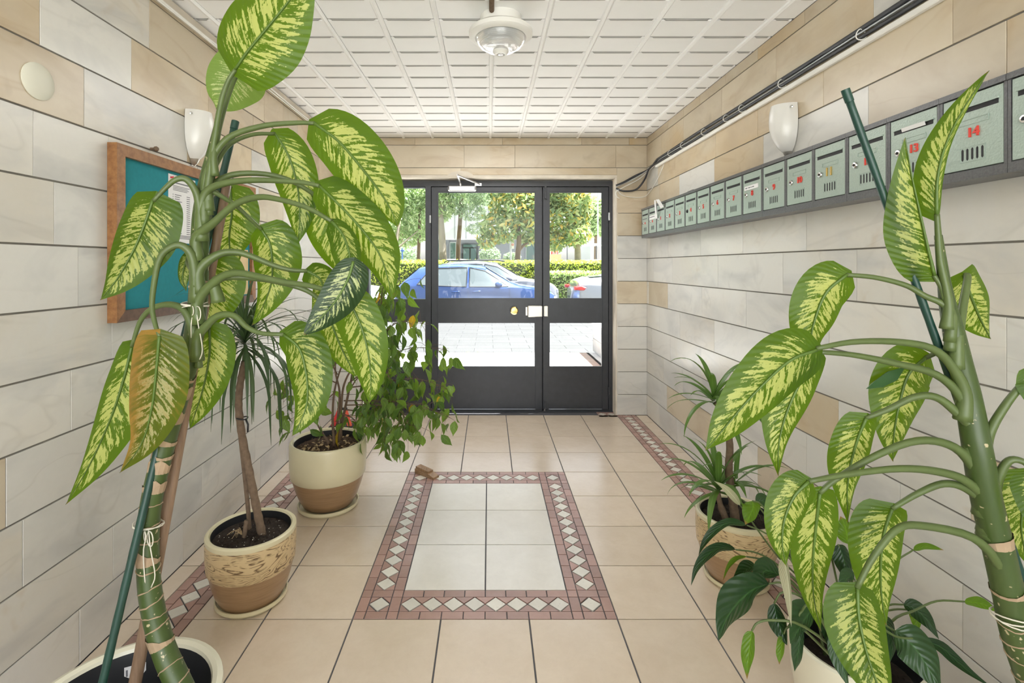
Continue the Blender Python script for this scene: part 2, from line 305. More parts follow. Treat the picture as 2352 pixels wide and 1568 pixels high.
# ---------------------------------------------------------------- mesh and object helpers
ORG = {}
def link(name, data, mat, parent=None, loc=None):
    o = bpy.data.objects.new(name, data); COL.objects.link(o)
    if parent is not None: o.parent = parent
    if mat is not None and data is not None and not data.materials:
        data.materials.append(M[mat] if isinstance(mat, str) else mat)
    base = ORG.get(parent.name, V((0, 0, 0))) if parent is not None else V((0, 0, 0))
    w = V(loc) if loc is not None else base.copy()
    o.location = w - base; ORG[o.name] = w
    return o
def tag(o, label=None, cat=None, group=None, kind=None):
    if label: o['label'] = label
    if cat: o['category'] = cat
    if group: o['group'] = group
    if kind: o['kind'] = kind
    return o
def thing(name, label, cat, loc, group=None, kind=None):
    o = bpy.data.objects.new(name, None); COL.objects.link(o); o.empty_display_size = 0.05
    o.location = V(loc); ORG[o.name] = V(loc); return tag(o, label, cat, group, kind)
def struct(name, loc):
    return thing(name, None, None, loc, kind='structure')
class MB:
    def __init__(s): s.v = []; s.f = []; s.uv = []
    def add(s, verts, faces, uvs=None):
        b = len(s.v); s.v += [V(p) for p in verts]; s.f += [tuple(i+b for i in f) for f in faces]
        s.uv += (uvs if uvs else [(0.5, 0.5)]*len(verts)); return s
    def box(s, a, b):
        x0, x1 = sorted((a[0], b[0])); y0, y1 = sorted((a[1], b[1])); z0, z1 = sorted((a[2], b[2]))
        return s.add([(x0,y0,z0),(x1,y0,z0),(x1,y1,z0),(x0,y1,z0),(x0,y0,z1),(x1,y0,z1),(x1,y1,z1),(x0,y1,z1)],
                     [(0,3,2,1),(4,5,6,7),(0,1,5,4),(1,2,6,5),(2,3,7,6),(3,0,4,7)])
    def rbox(s, a, b, c):
        """box with chamfered vertical-plane edges on all sides"""
        x0, x1 = sorted((a[0], b[0])); y0, y1 = sorted((a[1], b[1])); z0, z1 = sorted((a[2], b[2]))
        rings = []
        for z, i in ((z0, c), (z0+c, 0), (z1-c, 0), (z1, c)):
            rings.append([(x0+i+c*0, y0+i+c, z), (x0+i+c, y0+i, z), (x1-i-c, y0+i, z), (x1-i, y0+i+c, z),
                          (x1-i, y1-i-c, z), (x1-i-c, y1-i, z), (x0+i+c, y1-i, z), (x0+i, y1-i-c, z)])
        return s.rings(rings, True, True)
    def rings(s, rings, cap0=False, cap1=False, closed=True):
        n = len(rings[0]); vs = [p for r in rings for p in r]; fs = []
        for i in range(len(rings)-1):
            for j in range(n if closed else n-1):
                k = (j+1) % n; fs.append((i*n+j, i*n+k, (i+1)*n+k, (i+1)*n+j))
        if cap0: fs.append(tuple(reversed(range(n))))
        if cap1: fs.append(tuple((len(rings)-1)*n+j for j in range(n)))
        return s.add(vs, fs)
    def tube(s, pts, rad, n=8, caps=True):
        pts = [V(p) for p in pts]; m = len(pts)
        if not isinstance(rad, (list, tuple)): rad = [rad]*m
        rings = []; up = None
        for i, p in enumerate(pts):
            t = (pts[min(i+1, m-1)] - pts[max(i-1, 0)]).normalized()
            if up is None: up = t.orthogonal().normalized()
            up = (up - t*up.dot(t))
            up = up.normalized() if up.length > 1e-6 else t.orthogonal().normalized()
            w = t.cross(up)
            rings.append([p + (up*math.cos(2*PI*j/n) + w*math.sin(2*PI*j/n))*rad[i] for j in range(n)])
        return s.rings(rings, caps, caps)
    def lathe(s, c, prof, n=40, axis=None, ux=None, cap0=False, cap1=False):
        c = V(c); a = V(axis) if axis else V((0, 0, 1)); a.normalize()
        x = V(ux).normalized() if ux else a.orthogonal().normalized(); y = a.cross(x)
        return s.rings([[c + a*h + (x*math.cos(2*PI*j/n) + y*math.sin(2*PI*j/n))*r for j in range(n)] for r, h in prof], cap0, cap1)
    def frame_box(s, o, u, v, n, u0, u1, v0, v1, n0, n1):
        o, u, v, n = V(o), V(u), V(v), V(n)
        q = lambda a, b, c: o + u*a + v*b + n*c
        return s.add([q(u0,v0,n0),q(u1,v0,n0),q(u1,v1,n0),q(u0,v1,n0),q(u0,v0,n1),q(u1,v0,n1),q(u1,v1,n1),q(u0,v1,n1)],
                     [(0,3,2,1),(4,5,6,7),(0,1,5,4),(1,2,6,5),(2,3,7,6),(3,0,4,7)])
    def prism(s, poly, o, u, v, n, n0, n1, ch=0.0):
        """polygon (u, v) extruded along n, the far rim chamfered"""
        o, u, v, n = V(o), V(u), V(v), V(n); k = len(poly)
        cx = sum(p[0] for p in poly)/k; cy = sum(p[1] for p in poly)/k
        q = lambda p, h, i: o + u*(p[0]+(cx-p[0])*i) + v*(p[1]+(cy-p[1])*i) + n*h
        dm = max(1e-6, min(math.hypot(p[0]-cx, p[1]-cy) for p in poly))
        rs = [[q(p, n0, 0) for p in poly], [q(p, n1-ch, 0) for p in poly]]
        if ch: rs.append([q(p, n1, min(0.3, ch/dm)) for p in poly])
        return s.rings(rs, True, True)
    def build(s, name, mat, parent=None, smooth=False, loc=None, kind=None):
        base = V(loc) if loc is not None else (ORG[parent.name] if parent is not None else V((0, 0, 0)))
        me = bpy.data.meshes.new(name); me.from_pydata([tuple(p-base) for p in s.v], [], s.f)
        uvl = me.uv_layers.new(name='UVMap')
        idx = np.zeros(len(me.loops), dtype=np.int32); me.loops.foreach_get('vertex_index', idx)
        uvl.data.foreach_set('uv', np.array(s.uv, dtype=np.float32)[idx].ravel())
        if smooth:
            me.polygons.foreach_set('use_smooth', np.ones(len(me.polygons), dtype=bool))
            if smooth != 'all':
                try: me.set_sharp_from_angle(angle=math.radians(38))
                except Exception: pass
        me.update()
        o = link(name, me, mat, parent, base)
        if kind: o['kind'] = kind
        return o
def catmull(pts, n):
    pts = [tuple(p) for p in pts]; k = len(pts)
    if k == 2: pts = [pts[0], tuple((a+b)/2 for a, b in zip(*pts)), pts[1]]; k = 3
    ext = [tuple(2*a-b for a, b in zip(pts[0], pts[1]))] + pts + [tuple(2*a-b for a, b in zip(pts[-1], pts[-2]))]
    out = []
    for i in range(n+1):
        g = i/n*(k-1); j = min(int(g), k-2); t = g-j
        p0, p1, p2, p3 = ext[j], ext[j+1], ext[j+2], ext[j+3]
        out.append(V([0.5*(2*b+(c-a)*t+(2*a-5*b+4*c-d)*t*t+(-a+3*b-3*c+d)*t**3) for a, b, c, d in zip(p0, p1, p2, p3)]))
    return out
_cache = {}
def plate(name, poly, o, u, v, n, t, ch, mat, parent, key=None):
    """one tile / slab / brick: own object, centred on itself; alike pieces share mesh data"""
    k = len(poly); cx = sum(p[0] for p in poly)/k; cy = sum(p[1] for p in poly)/k
    loc = V(o) + V(u)*cx + V(v)*cy
    rel = tuple((round(p[0]-cx, 4), round(p[1]-cy, 4)) for p in poly)
    kk = (name, rel, tuple(u), tuple(n), mat)
    if kk in _cache: return link(name, _cache[kk], None, parent, loc)
    mb = MB().prism(rel, loc, u, v, n, -t, 0, ch); ob = mb.build(name, mat, parent, loc=loc); _cache[kk] = ob.data; return ob
def rect(u0, u1, v0, v1, g=0.0):
    return [(u0+g, v0+g), (u1-g, v0+g), (u1-g, v1-g), (u0+g, v1-g)]
X3, Y3, Z3 = V((1,0,0)), V((0,1,0)), V((0,0,1))
# ================================================================= room shell
XL, XR, YF, YB, ZC, YD = -1.37, 1.41, 4.42, -2.4, 2.475, 4.56
ZJ = [0.0] + [0.184+0.2022*k for k in range(12)] + [ZC]     # heights of the course joints
# ---- floor
floor = struct('floor', (0, 0, 0))
MB().box((XL-0.12, YB, -0.16), (XR+0.12, YD+0.02, -0.0045)).build('floor_base', 'floor_grout', floor)
T = 1/3; FX0, FX1, FY0, FY1 = -0.5148, 0.4852, 1.8705, 3.2038
G = 0.0029
def tile(x0, x1, y0, y1, mat='floor_tile', name='floor_tile'):
    if x1-x0 < 0.012 or y1-y0 < 0.012: return
    plate(name, rect(x0, x1, y0, y1, G), (0, 0, 0), X3, Y3, Z3, 0.008, 0.0012, mat, floor)
SL0, SL1, SR0, SR1 = -1.285, -1.1183, 1.1417, 1.3084
xs = [XL, SL0, SL1] + [FX0-T, FX0, FX0+T, FX0+2*T, FX1, FX1+T] + [SR0, SR1, XR]
ys = sorted([FY0+T*k for k in range(-6, 8)] + [YF-0.0])
ys = [y for y in ys if y <= YF]
for i in range(len(xs)-1):
    for j in range(len(ys)-1):
        x0, x1, y0, y1 = xs[i], xs[i+1], ys[j], ys[j+1]
        if (abs(x0-SL0) < 1e-6 or abs(x0-SR0) < 1e-6): continue                       # mosaic strips
        if FX0-1e-3 <= x0 and x1 <= FX1+1e-3 and FY0-1e-3 <= y0 and y1 <= FY1+1e-3: continue
        tile(x0, x1, y0, y1)
for i in range(2):                                                                     # pale field inside the frame
    for j in range(3):
        x0, y0 = FX0+T/2+T*i, FY0+T/2+T*j; tile(x0, x0+T, y0, y0+T, 'floor_pale')
C = T/4; Hh = T/8                       # mosaic cell 8.3 cm, brick row 4.2 cm
def piece(name, poly, mat): plate(name, poly, (0, 0, 0), X3, Y3, Z3, 0.008, 0.0008, mat, floor)
def diamond(cx, cy):
    r = C/2-0.0035; piece('mosaic_diamond', [(cx, cy-r), (cx+r, cy), (cx, cy+r), (cx-r, cy)], 'diamond')
def tri(cx, cy, dx, dy, half=0):
    """triangle with its base on the strip edge, apex towards the strip axis; half cuts it at a strip end"""
    b = C/2-0.005; h = C/2-0.005
    px, py = -dy, dx
    pts = [(cx+px*b, cy+py*b), (cx-px*b, cy-py*b), (cx-dx*-h, cy-dy*-h)]
    pts = [(cx-px*b, cy-py*b), (cx+px*b, cy+py*b), (cx+dx*h, cy+dy*h)]
    if half > 0: pts = [(cx+px*0.002, cy+py*0.002), (cx+px*b, cy+py*b), (cx+dx*h+px*0.002, cy+dy*h+py*0.002)]
    if half < 0: pts = [(cx-px*b, cy-py*b), (cx-px*0.002, cy-py*0.002), (cx+dx*h-px*0.002, cy+dy*h-py*0.002)]
    a = (pts[1][0]-pts[0][0])*(pts[2][1]-pts[0][1])-(pts[1][1]-pts[0][1])*(pts[2][0]-pts[0][0])
    if a < 0: pts = [pts[0], pts[2], pts[1]]
    piece('mosaic_triangle', pts, 'brick_pink')
def brick(x0, x1, y0, y1): piece('border_brick', rect(x0, x1, y0, y1, 0.0019), 'brick_pink')
def strip_x(x0, x1, yc, full=True):
    n = round((x1-x0)/C)
    for i in range(n):
        xc = x0+C*(i+0.5); diamond(xc, yc)
        for s in (-1, 1): brick(x0+C*i, x0+C*(i+1), yc+s*(C/2) if s > 0 else yc-C/2-Hh, yc+C/2+Hh if s > 0 else yc-C/2)
    for i in range(n+1):
        for s in (-1, 1):
            e = 1 if i == 0 else (-1 if i == n else 0)
            tri(x0+C*i, yc-s*(C/2-0.0015), 0, s, e*(-s) if e else 0)
def strip_y(y0, y1, xc):
    n = round((y1-y0)/C)
    for i in range(n):
        diamond(xc, y0+C*(i+0.5))
        brick(xc-C/2-Hh, xc-C/2, y0+C*i, y0+C*(i+1)); brick(xc+C/2, xc+C/2+Hh, y0+C*i, y0+C*(i+1))
    for i in range(n+1):
        for s in (-1, 1):
            e = 1 if i == 0 else (-1 if i == n else 0)
            tri(xc-s*(C/2-0.0015), y0+C*i, s, 0, e*s if e else 0)
def corner(xc, yc):
    diamond(xc, yc)
    for sx in (-1, 1):
        for sy in (-1, 1):
            a = C/2
            x0, y0 = xc+sx*a, yc+sy*a
            k = C/2-0.0075
            pts = [(x0-sx*0.002, y0-sy*0.002), (x0-sx*0.002, y0-sy*k), (x0-sx*k, y0-sy*0.002)]
            ar = (pts[1][0]-pts[0][0])*(pts[2][1]-pts[0][1])-(pts[1][1]-pts[0][1])*(pts[2][0]-pts[0][0])
            piece('mosaic_triangle', pts if ar > 0 else [pts[0], pts[2], pts[1]], 'brick_pink')
            xa, xb = sorted((xc+sx*a, xc+sx*(a+Hh))); ya, yb = sorted((yc+sy*a, yc+sy*(a+Hh)))
            brick(xa, xb, ya, yb)
    for s in (-1, 1):
        a = C/2; p, q = sorted((s*a, s*(a+Hh)))
        brick(xc-a, xc+a, yc+p, yc+q); brick(xc+p, xc+q, yc-a, yc+a)
B2 = T/4
for xc in (FX0+B2, FX1-B2):
    for yc in (FY0+B2, FY1-B2): corner(xc, yc)
    strip_y(FY0+T/2, FY1-T/2, xc)
for yc in (FY0+B2, FY1-B2): strip_x(FX0+T/2, FX1-T/2, yc)
ytop = FY0+T*7.5
strip_y(ytop-C*36, ytop, (SL0+SL1)/2)
strip_y(ytop-C*36, ytop, (SR0+SR1)/2)
corner((SR0+SR1)/2, ytop+B2-0.0)
strip_x(SR0-C*2, SR0, ytop+B2)
for sx0, sx1 in ((SL0, SL1), (SR0, SR1)):
    for k in range(2): tile(sx0, sx1, ytop-C*36-T*(k+1), ytop-C*36-T*k, 'brick_pink', 'border_slab')
tile(SL0, SL1, ytop, YF)
# ---- ceiling
ceil = struct('ceiling', (0, 0, ZC))
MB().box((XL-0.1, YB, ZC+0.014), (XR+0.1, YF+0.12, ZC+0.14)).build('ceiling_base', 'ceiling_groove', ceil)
CP, CD = 0.2585, 0.1768
cx0 = 0.014; cols = [cx0+CP*k for k in range(-6, 7)]
yrow0 = 2.123
rows = [yrow0+CD*k for k in range(-6, 13)] + [YF]
rows = [y for y in rows if y <= YF]
for i in range(len(cols)-1):
    a, b = max(cols[i]+0.013, XL), min(cols[i+1]-0.013, XR)
    if b-a < 0.02: continue
    for j in range(len(rows)-1):
        jit, ji2 = random.uniform(-0.002, 0.002), random.uniform(-0.002, 0.002)
        m_ = MB().prism([(a-0.002, rows[j]+0.0075+jit), (b+0.002, rows[j]+0.0075+ji2), (b+0.002, rows[j+1]-0.0075), (a-0.002, rows[j+1]-0.0075)], (0, 0, ZC), X3, Y3, -Z3, -0.014, random.uniform(-0.001, 0.001), 0.004)
        m_.f = [tuple(reversed(f)) for f in m_.f]
        m_.build('ceiling_panel', 'ceiling', ceil, loc=((a+b)/2, (rows[j]+rows[j+1])/2, ZC))
        if rows[j] > 1.5:
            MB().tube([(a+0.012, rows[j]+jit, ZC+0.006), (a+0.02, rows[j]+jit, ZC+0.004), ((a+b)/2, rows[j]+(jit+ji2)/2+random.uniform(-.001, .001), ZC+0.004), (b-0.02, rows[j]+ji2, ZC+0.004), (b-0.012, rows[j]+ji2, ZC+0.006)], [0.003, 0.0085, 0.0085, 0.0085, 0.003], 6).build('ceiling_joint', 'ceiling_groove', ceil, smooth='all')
for c in cols:
    if XL < c < XR:
        pts = [(c+random.uniform(-0.0015, 0.0015), y, ZC+0.002) for y in np.linspace(YB, YF, 40)]
        MB().tube(pts, 0.0125, 6).build('ceiling_rib', 'ceiling', ceil, smooth=True)
MB().box((XL, YB, ZC), (XR, rows[0]-0.004, ZC+0.016)).build('ceiling_field', 'ceiling', ceil)
# ---- walls
def wall(name, courses, o, u, v, n, ulim, back, thick=0.10):
    """courses: {index: [joint positions along u]}; each slab is its own piece, joints recessed"""
    w = struct(name, V(o))
    mb = MB(); mb.frame_box(o, u, v, n, ulim[0], ulim[1], back[0], back[1], -thick, -0.0045); mb.build(name+'_backing', 'grout', w)
    w_slabs = []
    for k in range(len(ZJ)-1):
        z0, z1 = ZJ[k], ZJ[k+1]
        js = sorted(j for j in courses.get(k, []) if ulim[0]+0.04 < j < ulim[1]-0.04)
        us = [ulim[0]]
        lo = js[0] if js else ulim[1]
        # fill the run before, between and after the seen joints
        allj = list(js)
        x = lo
        while x - ulim[0] > 0.62:
            x -= random.uniform(0.34, 0.58); allj.append(x)
        x = max(js) if js else ulim[1]
        while ulim[1]-x > 0.62:
            x += random.uniform(0.34, 0.58); allj.append(min(x, ulim[1]-0.05))
        allj = sorted(allj); pts = [ulim[0]] + [q for q in allj if q-ulim[0] > 0.1] + [ulim[1]]
        for a, b in zip(pts[:-1], pts[1:]):
            warm = {10: 0.75, 11: 0.9, 12: 1.0, 9: 0.6, 8: 0.45}.get(k, 0.05)
            if name == 'wall_left': warm = {10: 0.35, 11: 0.5, 12: 0.8, 9: 0.4, 8: 0.5}.get(k, 0.04) if b < 2.3 else {10: 0.9, 11: 0.9, 12: 0.9, 9: 0.8, 8: 0.5}.get(k, 0.08)
            mt = 'marble_beige' if random.random() < warm else 'marble'
            w_slabs.append(plate('marble_slab', [(a+0.0007, z0+0.0030), (b-0.0007, z0+0.0030), (b-0.0007, z1-0.0030), (a+0.0007, z1-0.0030)], V(o)+V(n)*random.uniform(-0.0006, 0.0004), u, v, n, 0.009, 0.0012, mt, w))
    return w
left = {9: [2.25, 2.86, 3.36, 3.92], 8: [1.49, 1.786, 2.33, 2.95, 3.3, 3.85], 7: [2.42, 2.98, 3.45, 4.0], 6: [1.653, 2.2, 2.75, 3.27, 3.8], 5: [1.80, 2.4, 3.0, 3.5, 4.0],
        4: [1.624, 2.15, 2.7, 3.2, 3.65, 4.1], 3: [1.95, 2.45, 3.05, 3.55, 4.05], 2: [1.456, 2.02, 2.36, 2.97, 3.4, 3.9], 1: [1.438, 1.806, 2.36, 2.73, 3.3, 3.75, 4.1],
        0: [1.658, 2.22, 2.97, 3.5, 4.0], 10: [1.9, 2.42, 2.88, 3.1, 3.6], 11: [2.0, 2.55, 3.02, 3.3, 3.55, 3.95], 12: [2.3, 2.8, 3.3, 3.75]}
left[2] = [1.456, 2.05, 2.62, 3.1, 3.5, 3.95]; left[1] = [1.28, 1.806, 2.362, 2.9, 3.4, 3.9]
left[0] = [1.658, 2.22, 2.973, 3.5, 4.0]
right = {12: [1.9, 2.214, 2.60, 2.95, 3.31, 3.59, 3.9], 11: [1.817, 2.433, 3.0, 3.59, 4.05], 10: [1.507, 2.089, 2.6, 3.08, 3.75], 9: [1.35, 1.841, 2.547, 3.1, 3.67],
         8: [1.3, 1.85, 2.3, 2.9, 3.4, 3.95], 7: [1.6, 2.377, 3.05, 3.805], 6: [1.30, 1.9, 2.377, 3.05, 3.805], 5: [1.35, 2.054, 2.717, 3.28, 3.908], 4: [1.2, 1.75, 2.484, 3.1, 3.655, 4.1],
         3: [1.45, 2.0, 2.661, 3.295, 3.857], 2: [1.2, 1.7, 2.2, 2.88, 3.6, 4.0], 1: [1.475, 2.12, 2.6, 3.15, 3.926], 0: [1.3, 1.8, 2.3, 2.68, 3.2, 3.723, 4.1]}
right[7] = [1.2, 1.7, 2.2, 2.75, 3.3, 3.9]
wall('wall_left', left, (XL, 0, 0), Y3, Z3, X3, (YB, YF+0.14), (0, ZC))
wr_ = wall('wall_right', right, (XR, 0, 0), -Y3, Z3, -X3, (-(YF+0.14), -YB), (0, ZC)) if False else None
def wall_r():
    conv = {k: [-y for y in v] for k, v in right.items()}
    return wall('wall_right', conv, (XR, 0, 0), -Y3, Z3, -X3, (-(YF+0.14), -YB), (0, ZC))
# the run is measured from the door end on this wall
wall_r()
# ---- front wall: two piers and the lintel
PXL, PXR, ZL = -1.15, 1.1417, 2.118
wf = struct('wall_front', (0, YF, 0))
mb = MB(); mb.box((XL-0.1, YF+0.005, 0), (PXL-0.012, YF+0.30, ZC)); mb.box((PXR+0.012, YF+0.005, 0), (XR+0.1, YF+0.30, ZC)); mb.box((PXL-0.02, YF+0.005, ZL+0.02), (PXR+0.02, YF+0.30, ZC+0.1))
mb.build('front_backing', 'grout', wf)
for k in range(len(ZJ)-1):
    z0, z1 = ZJ[k], ZJ[k+1]
    warm = {10: 1, 11: 1, 12: 1, 9: 0.9, 8: 0.3}.get(k, 0.12)
    def sl(a, b, z0=z0, z1=z1):
        plate('marble_slab', [(a+0.0007, z0+0.0026), (b-0.0007, z0+0.0026), (b-0.0007, z1-0.0026), (a+0.0007, z1-0.0026)], (0, YF+random.uniform(-0.0006, 0.0006), 0), X3, Z3, -Y3, 0.009, 0.0012, 'marble_beige' if random.random() < warm else 'marble', wf)
    if z1 <= ZL+0.1: sl(XL, PXL, z0, z1); sl(PXR, XR, z0, z1)
    if k == 10: sl(XL, PXL); sl(PXR, XR); sl(PXL, -0.25, ZL+0.022, z1); sl(-0.25, PXR, ZL+0.022, z1)
    if k == 11:
        js = [XL, -0.93, -0.221, 0.231, PXR-0.01, XR]
        for a, b in zip(js[:-1], js[1:]): sl(a, b)
    if k == 12:
        js = [XL, -0.66, 0.12, 0.827, 1.25, XR]
        for a, b in zip(js[:-1], js[1:]): sl(a, b)
for s, x in ((1, PXL), (-1, PXR)):                                   # plastered reveals of the opening
    MB().box((x-0.011, YF+0.001, 0), (x+0.011, YF+0.30, ZL+0.02)).build('reveal', 'plaster', wf)
MB().box((PXL, YF-0.004, ZL), (PXR, YF+0.30, ZL+0.022)).build('reveal', 'plaster', wf)
# broken plaster above the door closer
ptc = [(-0.44, 2.127), (-0.37, 2.141), (-0.33, 2.165), (-0.25, 2.178), (-0.19, 2.170), (-0.15, 2.15), (-0.13, 2.127)]
MB().prism(ptc, (0, YF-0.004, 0), X3, Z3, -Y3, -0.003, 0.002, 0.001).build('plaster_patch', 'plaster', wf)
# ---- trims along the wall tops
tl = struct('trim_1', (XL, 0, ZC))
MB().box((XL+0.001, YB, ZC-0.055), (XL+0.022, YF-0.01, ZC-0.016)).build('trim_board', 'plaster', tl)
MB().tube([(XL+0.03, y, ZC-0.055+0.004*math.sin(y*5)) for y in np.linspace(YB, YF-0.02, 50)], 0.005, 6).build('trim_wire', 'white_plastic', tl, smooth=True)
MB().tube([(XL+0.026, y, ZC-0.066+0.003*math.sin(y*3+1)) for y in np.linspace(YB, YF-0.02, 50)], 0.004, 6).build('trim_wire', 'white_plastic', tl, smooth=True)
# ================================================================= entrance: frame, main leaf, side leaf, fixed light
def D(x, y): p = P(x, y, YD); return p.x, p.z
def bar(mb, x0, x1, y0, y1, d0=-0.02, d1=0.03, pxx=True):
    """bar given by photo edges on the door plane; d0..d1 is its depth about that plane"""
    a, zt = D(x0, y0); b, zb = D(x1, y1); mb.box((a, YD+d0, zb), (b, YD+d1, zt)); return mb
def pane(x0, x1, y0, y1, parent):
    a, zt = D(x0, y0); b, zb = D(x1, y1)
    return MB().box((a-0.006, YD+0.002, zb-0.006), (b+0.006, YD+0.007, zt+0.006)).build('glass_pane', 'glass', parent)
frame = struct('trim_2', (0, YD, 0))
xl_px = VX + PXL*F/YD + 3
m = MB(); bar(m, xl_px, 1407, 417, 429, -0.03, 0.05); m.build('frame_head', 'door_metal', frame)
m = MB(); bar(m, 1397, 1407.5, 429, 944, -0.03, 0.05); m.build('frame_jamb', 'door_metal', frame)
m = MB(); bar(m, xl_px, xl_px+10, 429, 944, -0.03, 0.05); m.build('frame_jamb', 'door_metal', frame)
m = MB(); bar(m, 978, 990.5, 429, 988-44, -0.03, 0.05); m.build('frame_mullion', 'door_metal', frame)
m = MB(); bar(m, xl_px, 1407, 984.2-40, 989.3-40, -0.04, 0.06); m.box((PXL, YD-0.05, -0.003), (PXR, YD+0.06, 0.006)); m.build('threshold', 'door_metal', frame)
YBOT = 946
def leaf_door(name, x0, x1, glass, label_extra=None):
    d = struct(name, (D(x0, 0)[0], YD, 0))
    gx0, gx1 = glass
    f = MB(); bar(f, x0, gx0, 430.5, 940); f.build('stile', 'door_metal', d)
    f = MB(); bar(f, gx1, x1, 430.5, 940); f.build('stile', 'door_metal', d)
    f = MB(); bar(f, gx0, gx1, 430.5, 441); f.build('top_rail', 'door_metal', d)
    f = MB(); bar(f, gx0, gx1, 686.5, 739, -0.014, 0.024); f.build('lock_rail', 'door_metal', d)
    f = MB(); bar(f, gx0, gx1, 842.5, 938, -0.012, 0.022); f.build('kick_panel', 'door_metal', d)
    f = MB(); bar(f, x0, x1, 938, 943.5, -0.028, -0.0205); f.build('draught_strip', 'rubber', d)
    g1 = pane(gx0, gx1, 441, 686.5, d); g2 = pane(gx0, gx1, 739, 842.5, d)
    for (ya, yb) in ((441, 686.5), (739, 842.5)):
        b = MB(); w = 2.2
        bar(b, gx0, gx0+w, ya, yb, -0.016, -0.004); bar(b, gx1-w, gx1, ya, yb, -0.016, -0.004)
        bar(b, gx0+w, gx1-w, ya, ya+w, -0.016, -0.004); bar(b, gx0+w, gx1-w, yb-w, yb, -0.016, -0.004)
        b.build('glazing_bead', 'door_metal', d)
    return d
d1 = leaf_door('door_1', 992, 1244, (1005, 1229.7))
d2 = leaf_door('door_2', 1247, 1396, (1260, 1383))
w1 = struct('window_1', (D(900, 0)[0], YD, 0))
m = MB(); bar(m, xl_px+10, 976.5, 429, 432, -0.02, 0.03); m.build('window_frame', 'door_metal', w1)
m = MB(); bar(m, xl_px+10, 978, 686.5, 739, -0.014, 0.03); m.build('window_rail', 'door_metal', w1)
m = MB(); bar(m, xl_px+10, 978, 842.5, 943.5, -0.014, 0.03); m.build('window_panel', 'door_metal', w1)
pane(xl_px+10, 977, 432, 686.5, w1); pane(xl_px+10, 977, 739, 842.5, w1)
# hardware
m = MB(); bar(m, 1240, 1251, 430.5, 943, 0.031, 0.037); m.build('meeting_strip', 'rubber', d1)
m = MB(); bar(m, 986, 996, 430.5, 943, 0.031, 0.037); m.build('frame_rebate', 'rubber', frame)
m = MB(); bar(m, 1392, 1400, 430.5, 943, 0.031, 0.037); m.build('frame_rebate', 'rubber', frame)
m = MB(); bar(m, 986, 1400, 427, 433, 0.031, 0.037); m.build('frame_rebate', 'rubber', frame)
def disc(c, r, h, n=24, axis=(0, -1, 0), prof=None):
    return MB().lathe(c, prof or [(r, 0), (r, h*0.6), (r*0.85, h), (0.0001, h)], n, axis)
kx, kz = D(1180.5, 712)
kb = disc((kx, YD-0.014, kz), 0.030, 0.008).build('door_knob', 'brass', d1, smooth=True); tag(kb, 'round brass knob')
MB().lathe((kx, YD-0.021, kz), [(0.012, 0), (0.012, 0.02), (0.034, 0.028), (0.036, 0.038), (0.028, 0.048), (0.0001, 0.05)], 24, (0, -1, 0)).build('knob_grip', 'brass', kb, smooth=True)
lx, lz = D(1226, 714.5)
lb = MB().rbox((lx-0.060, YD-0.052, lz-0.050), (lx+0.074, YD-0.0205, lz+0.056), 0.006).build('lock_box', 'steel', d1); tag(lb, 'brushed steel surface lock box')
MB().box((lx-0.076, YD-0.026, lz-0.036), (lx-0.061, YD-0.0205, lz+0.04)).build('lock_plate', 'steel', lb)
disc((lx-0.022, YD-0.053, lz+0.02), 0.012, 0.006).build('lock_cylinder', 'chrome', lb, smooth=True)
sx_, sz_ = D(1252.5, 714.5)
MB().rbox((sx_-0.019, YD-0.05, sz_-0.046), (sx_+0.021, YD-0.0205, sz_+0.054), 0.005).build('lock_keeper', 'steel', d2)
# door closer with its two arms
a, zt = D(1030, 428.5); b, zb = D(1094, 441)
cl = MB().rbox((a, YD-0.068, zb), (b, YD-0.0205, zt), 0.008).build('door_closer', 'alu', d1); tag(cl, 'silver door closer body')
for xx in (a+0.006, b-0.014): MB().box((xx, YD-0.0695, zb+0.01), (xx+0.008, YD-0.068, zt-0.01)).build('end_cap', 'box_frame', cl)
p1 = P(1058, 428, YD-0.05); p1b = P(1057, 420, YD-0.05); p2 = P(1051, 402, YD-0.20); p3 = P(1103, 424, YD-0.035)
MB().tube([p1, p1b], 0.012, 10).build('closer_spindle', 'alu', cl, smooth=True)
MB().tube([p1b, p2], 0.010, 8).build('closer_arm', 'alu', cl, smooth=True)
MB().tube([p2, p3], 0.008, 8).build('closer_arm', 'alu', cl, smooth=True)
MB().box((p3.x-0.05, YD-0.045, p3.z-0.012), (p3.x+0.012, YD-0.0305, p3.z+0.012)).build('arm_shoe', 'alu', cl)
for (hx, hy, par) in ((989, 504, d1), (989, 880, d1), (1397, 498, d2), (1397, 895, d2)):
    x, z = D(hx, hy); MB().lathe((x, YD-0.036, z-0.035), [(0.0001, 0), (0.009, 0.0), (0.009, 0.07), (0.0001, 0.07)], 12).build('hinge', 'grey_metal' if hy < 600 else 'door_metal', par, smooth=True)
x, z = D(1253, 443); m = MB().rbox((x-0.012, YD-0.032, z-0.062), (x+0.008, YD-0.0205, z+0.058), 0.003); m.tube([(x, YD-0.03, z-0.055), (x, YD-0.045, z-0.06), (x+0.012, YD-0.045, z-0.058)], 0.005, 6); m.build('flush_bolt', 'door_metal', d2)
x, z = D(1251, 925); m = MB().rbox((x-0.010, YD-0.034, z-0.05), (x+0.010, YD-0.0205, z+0.03), 0.003); m.build('flush_bolt', 'door_metal', d2)
MB().tube([(x-0.004, YD-0.035, 0.004), (x-0.004, YD-0.035, 0.03)], 0.012, 8).build('bolt_socket', 'chrome', d2)
# ================================================================= wall fittings
WL = lambda x: (XL*F)/(x-VX)     # depth on the left wall of photo column x
WR = lambda x: (XR*F)/(x-VX)
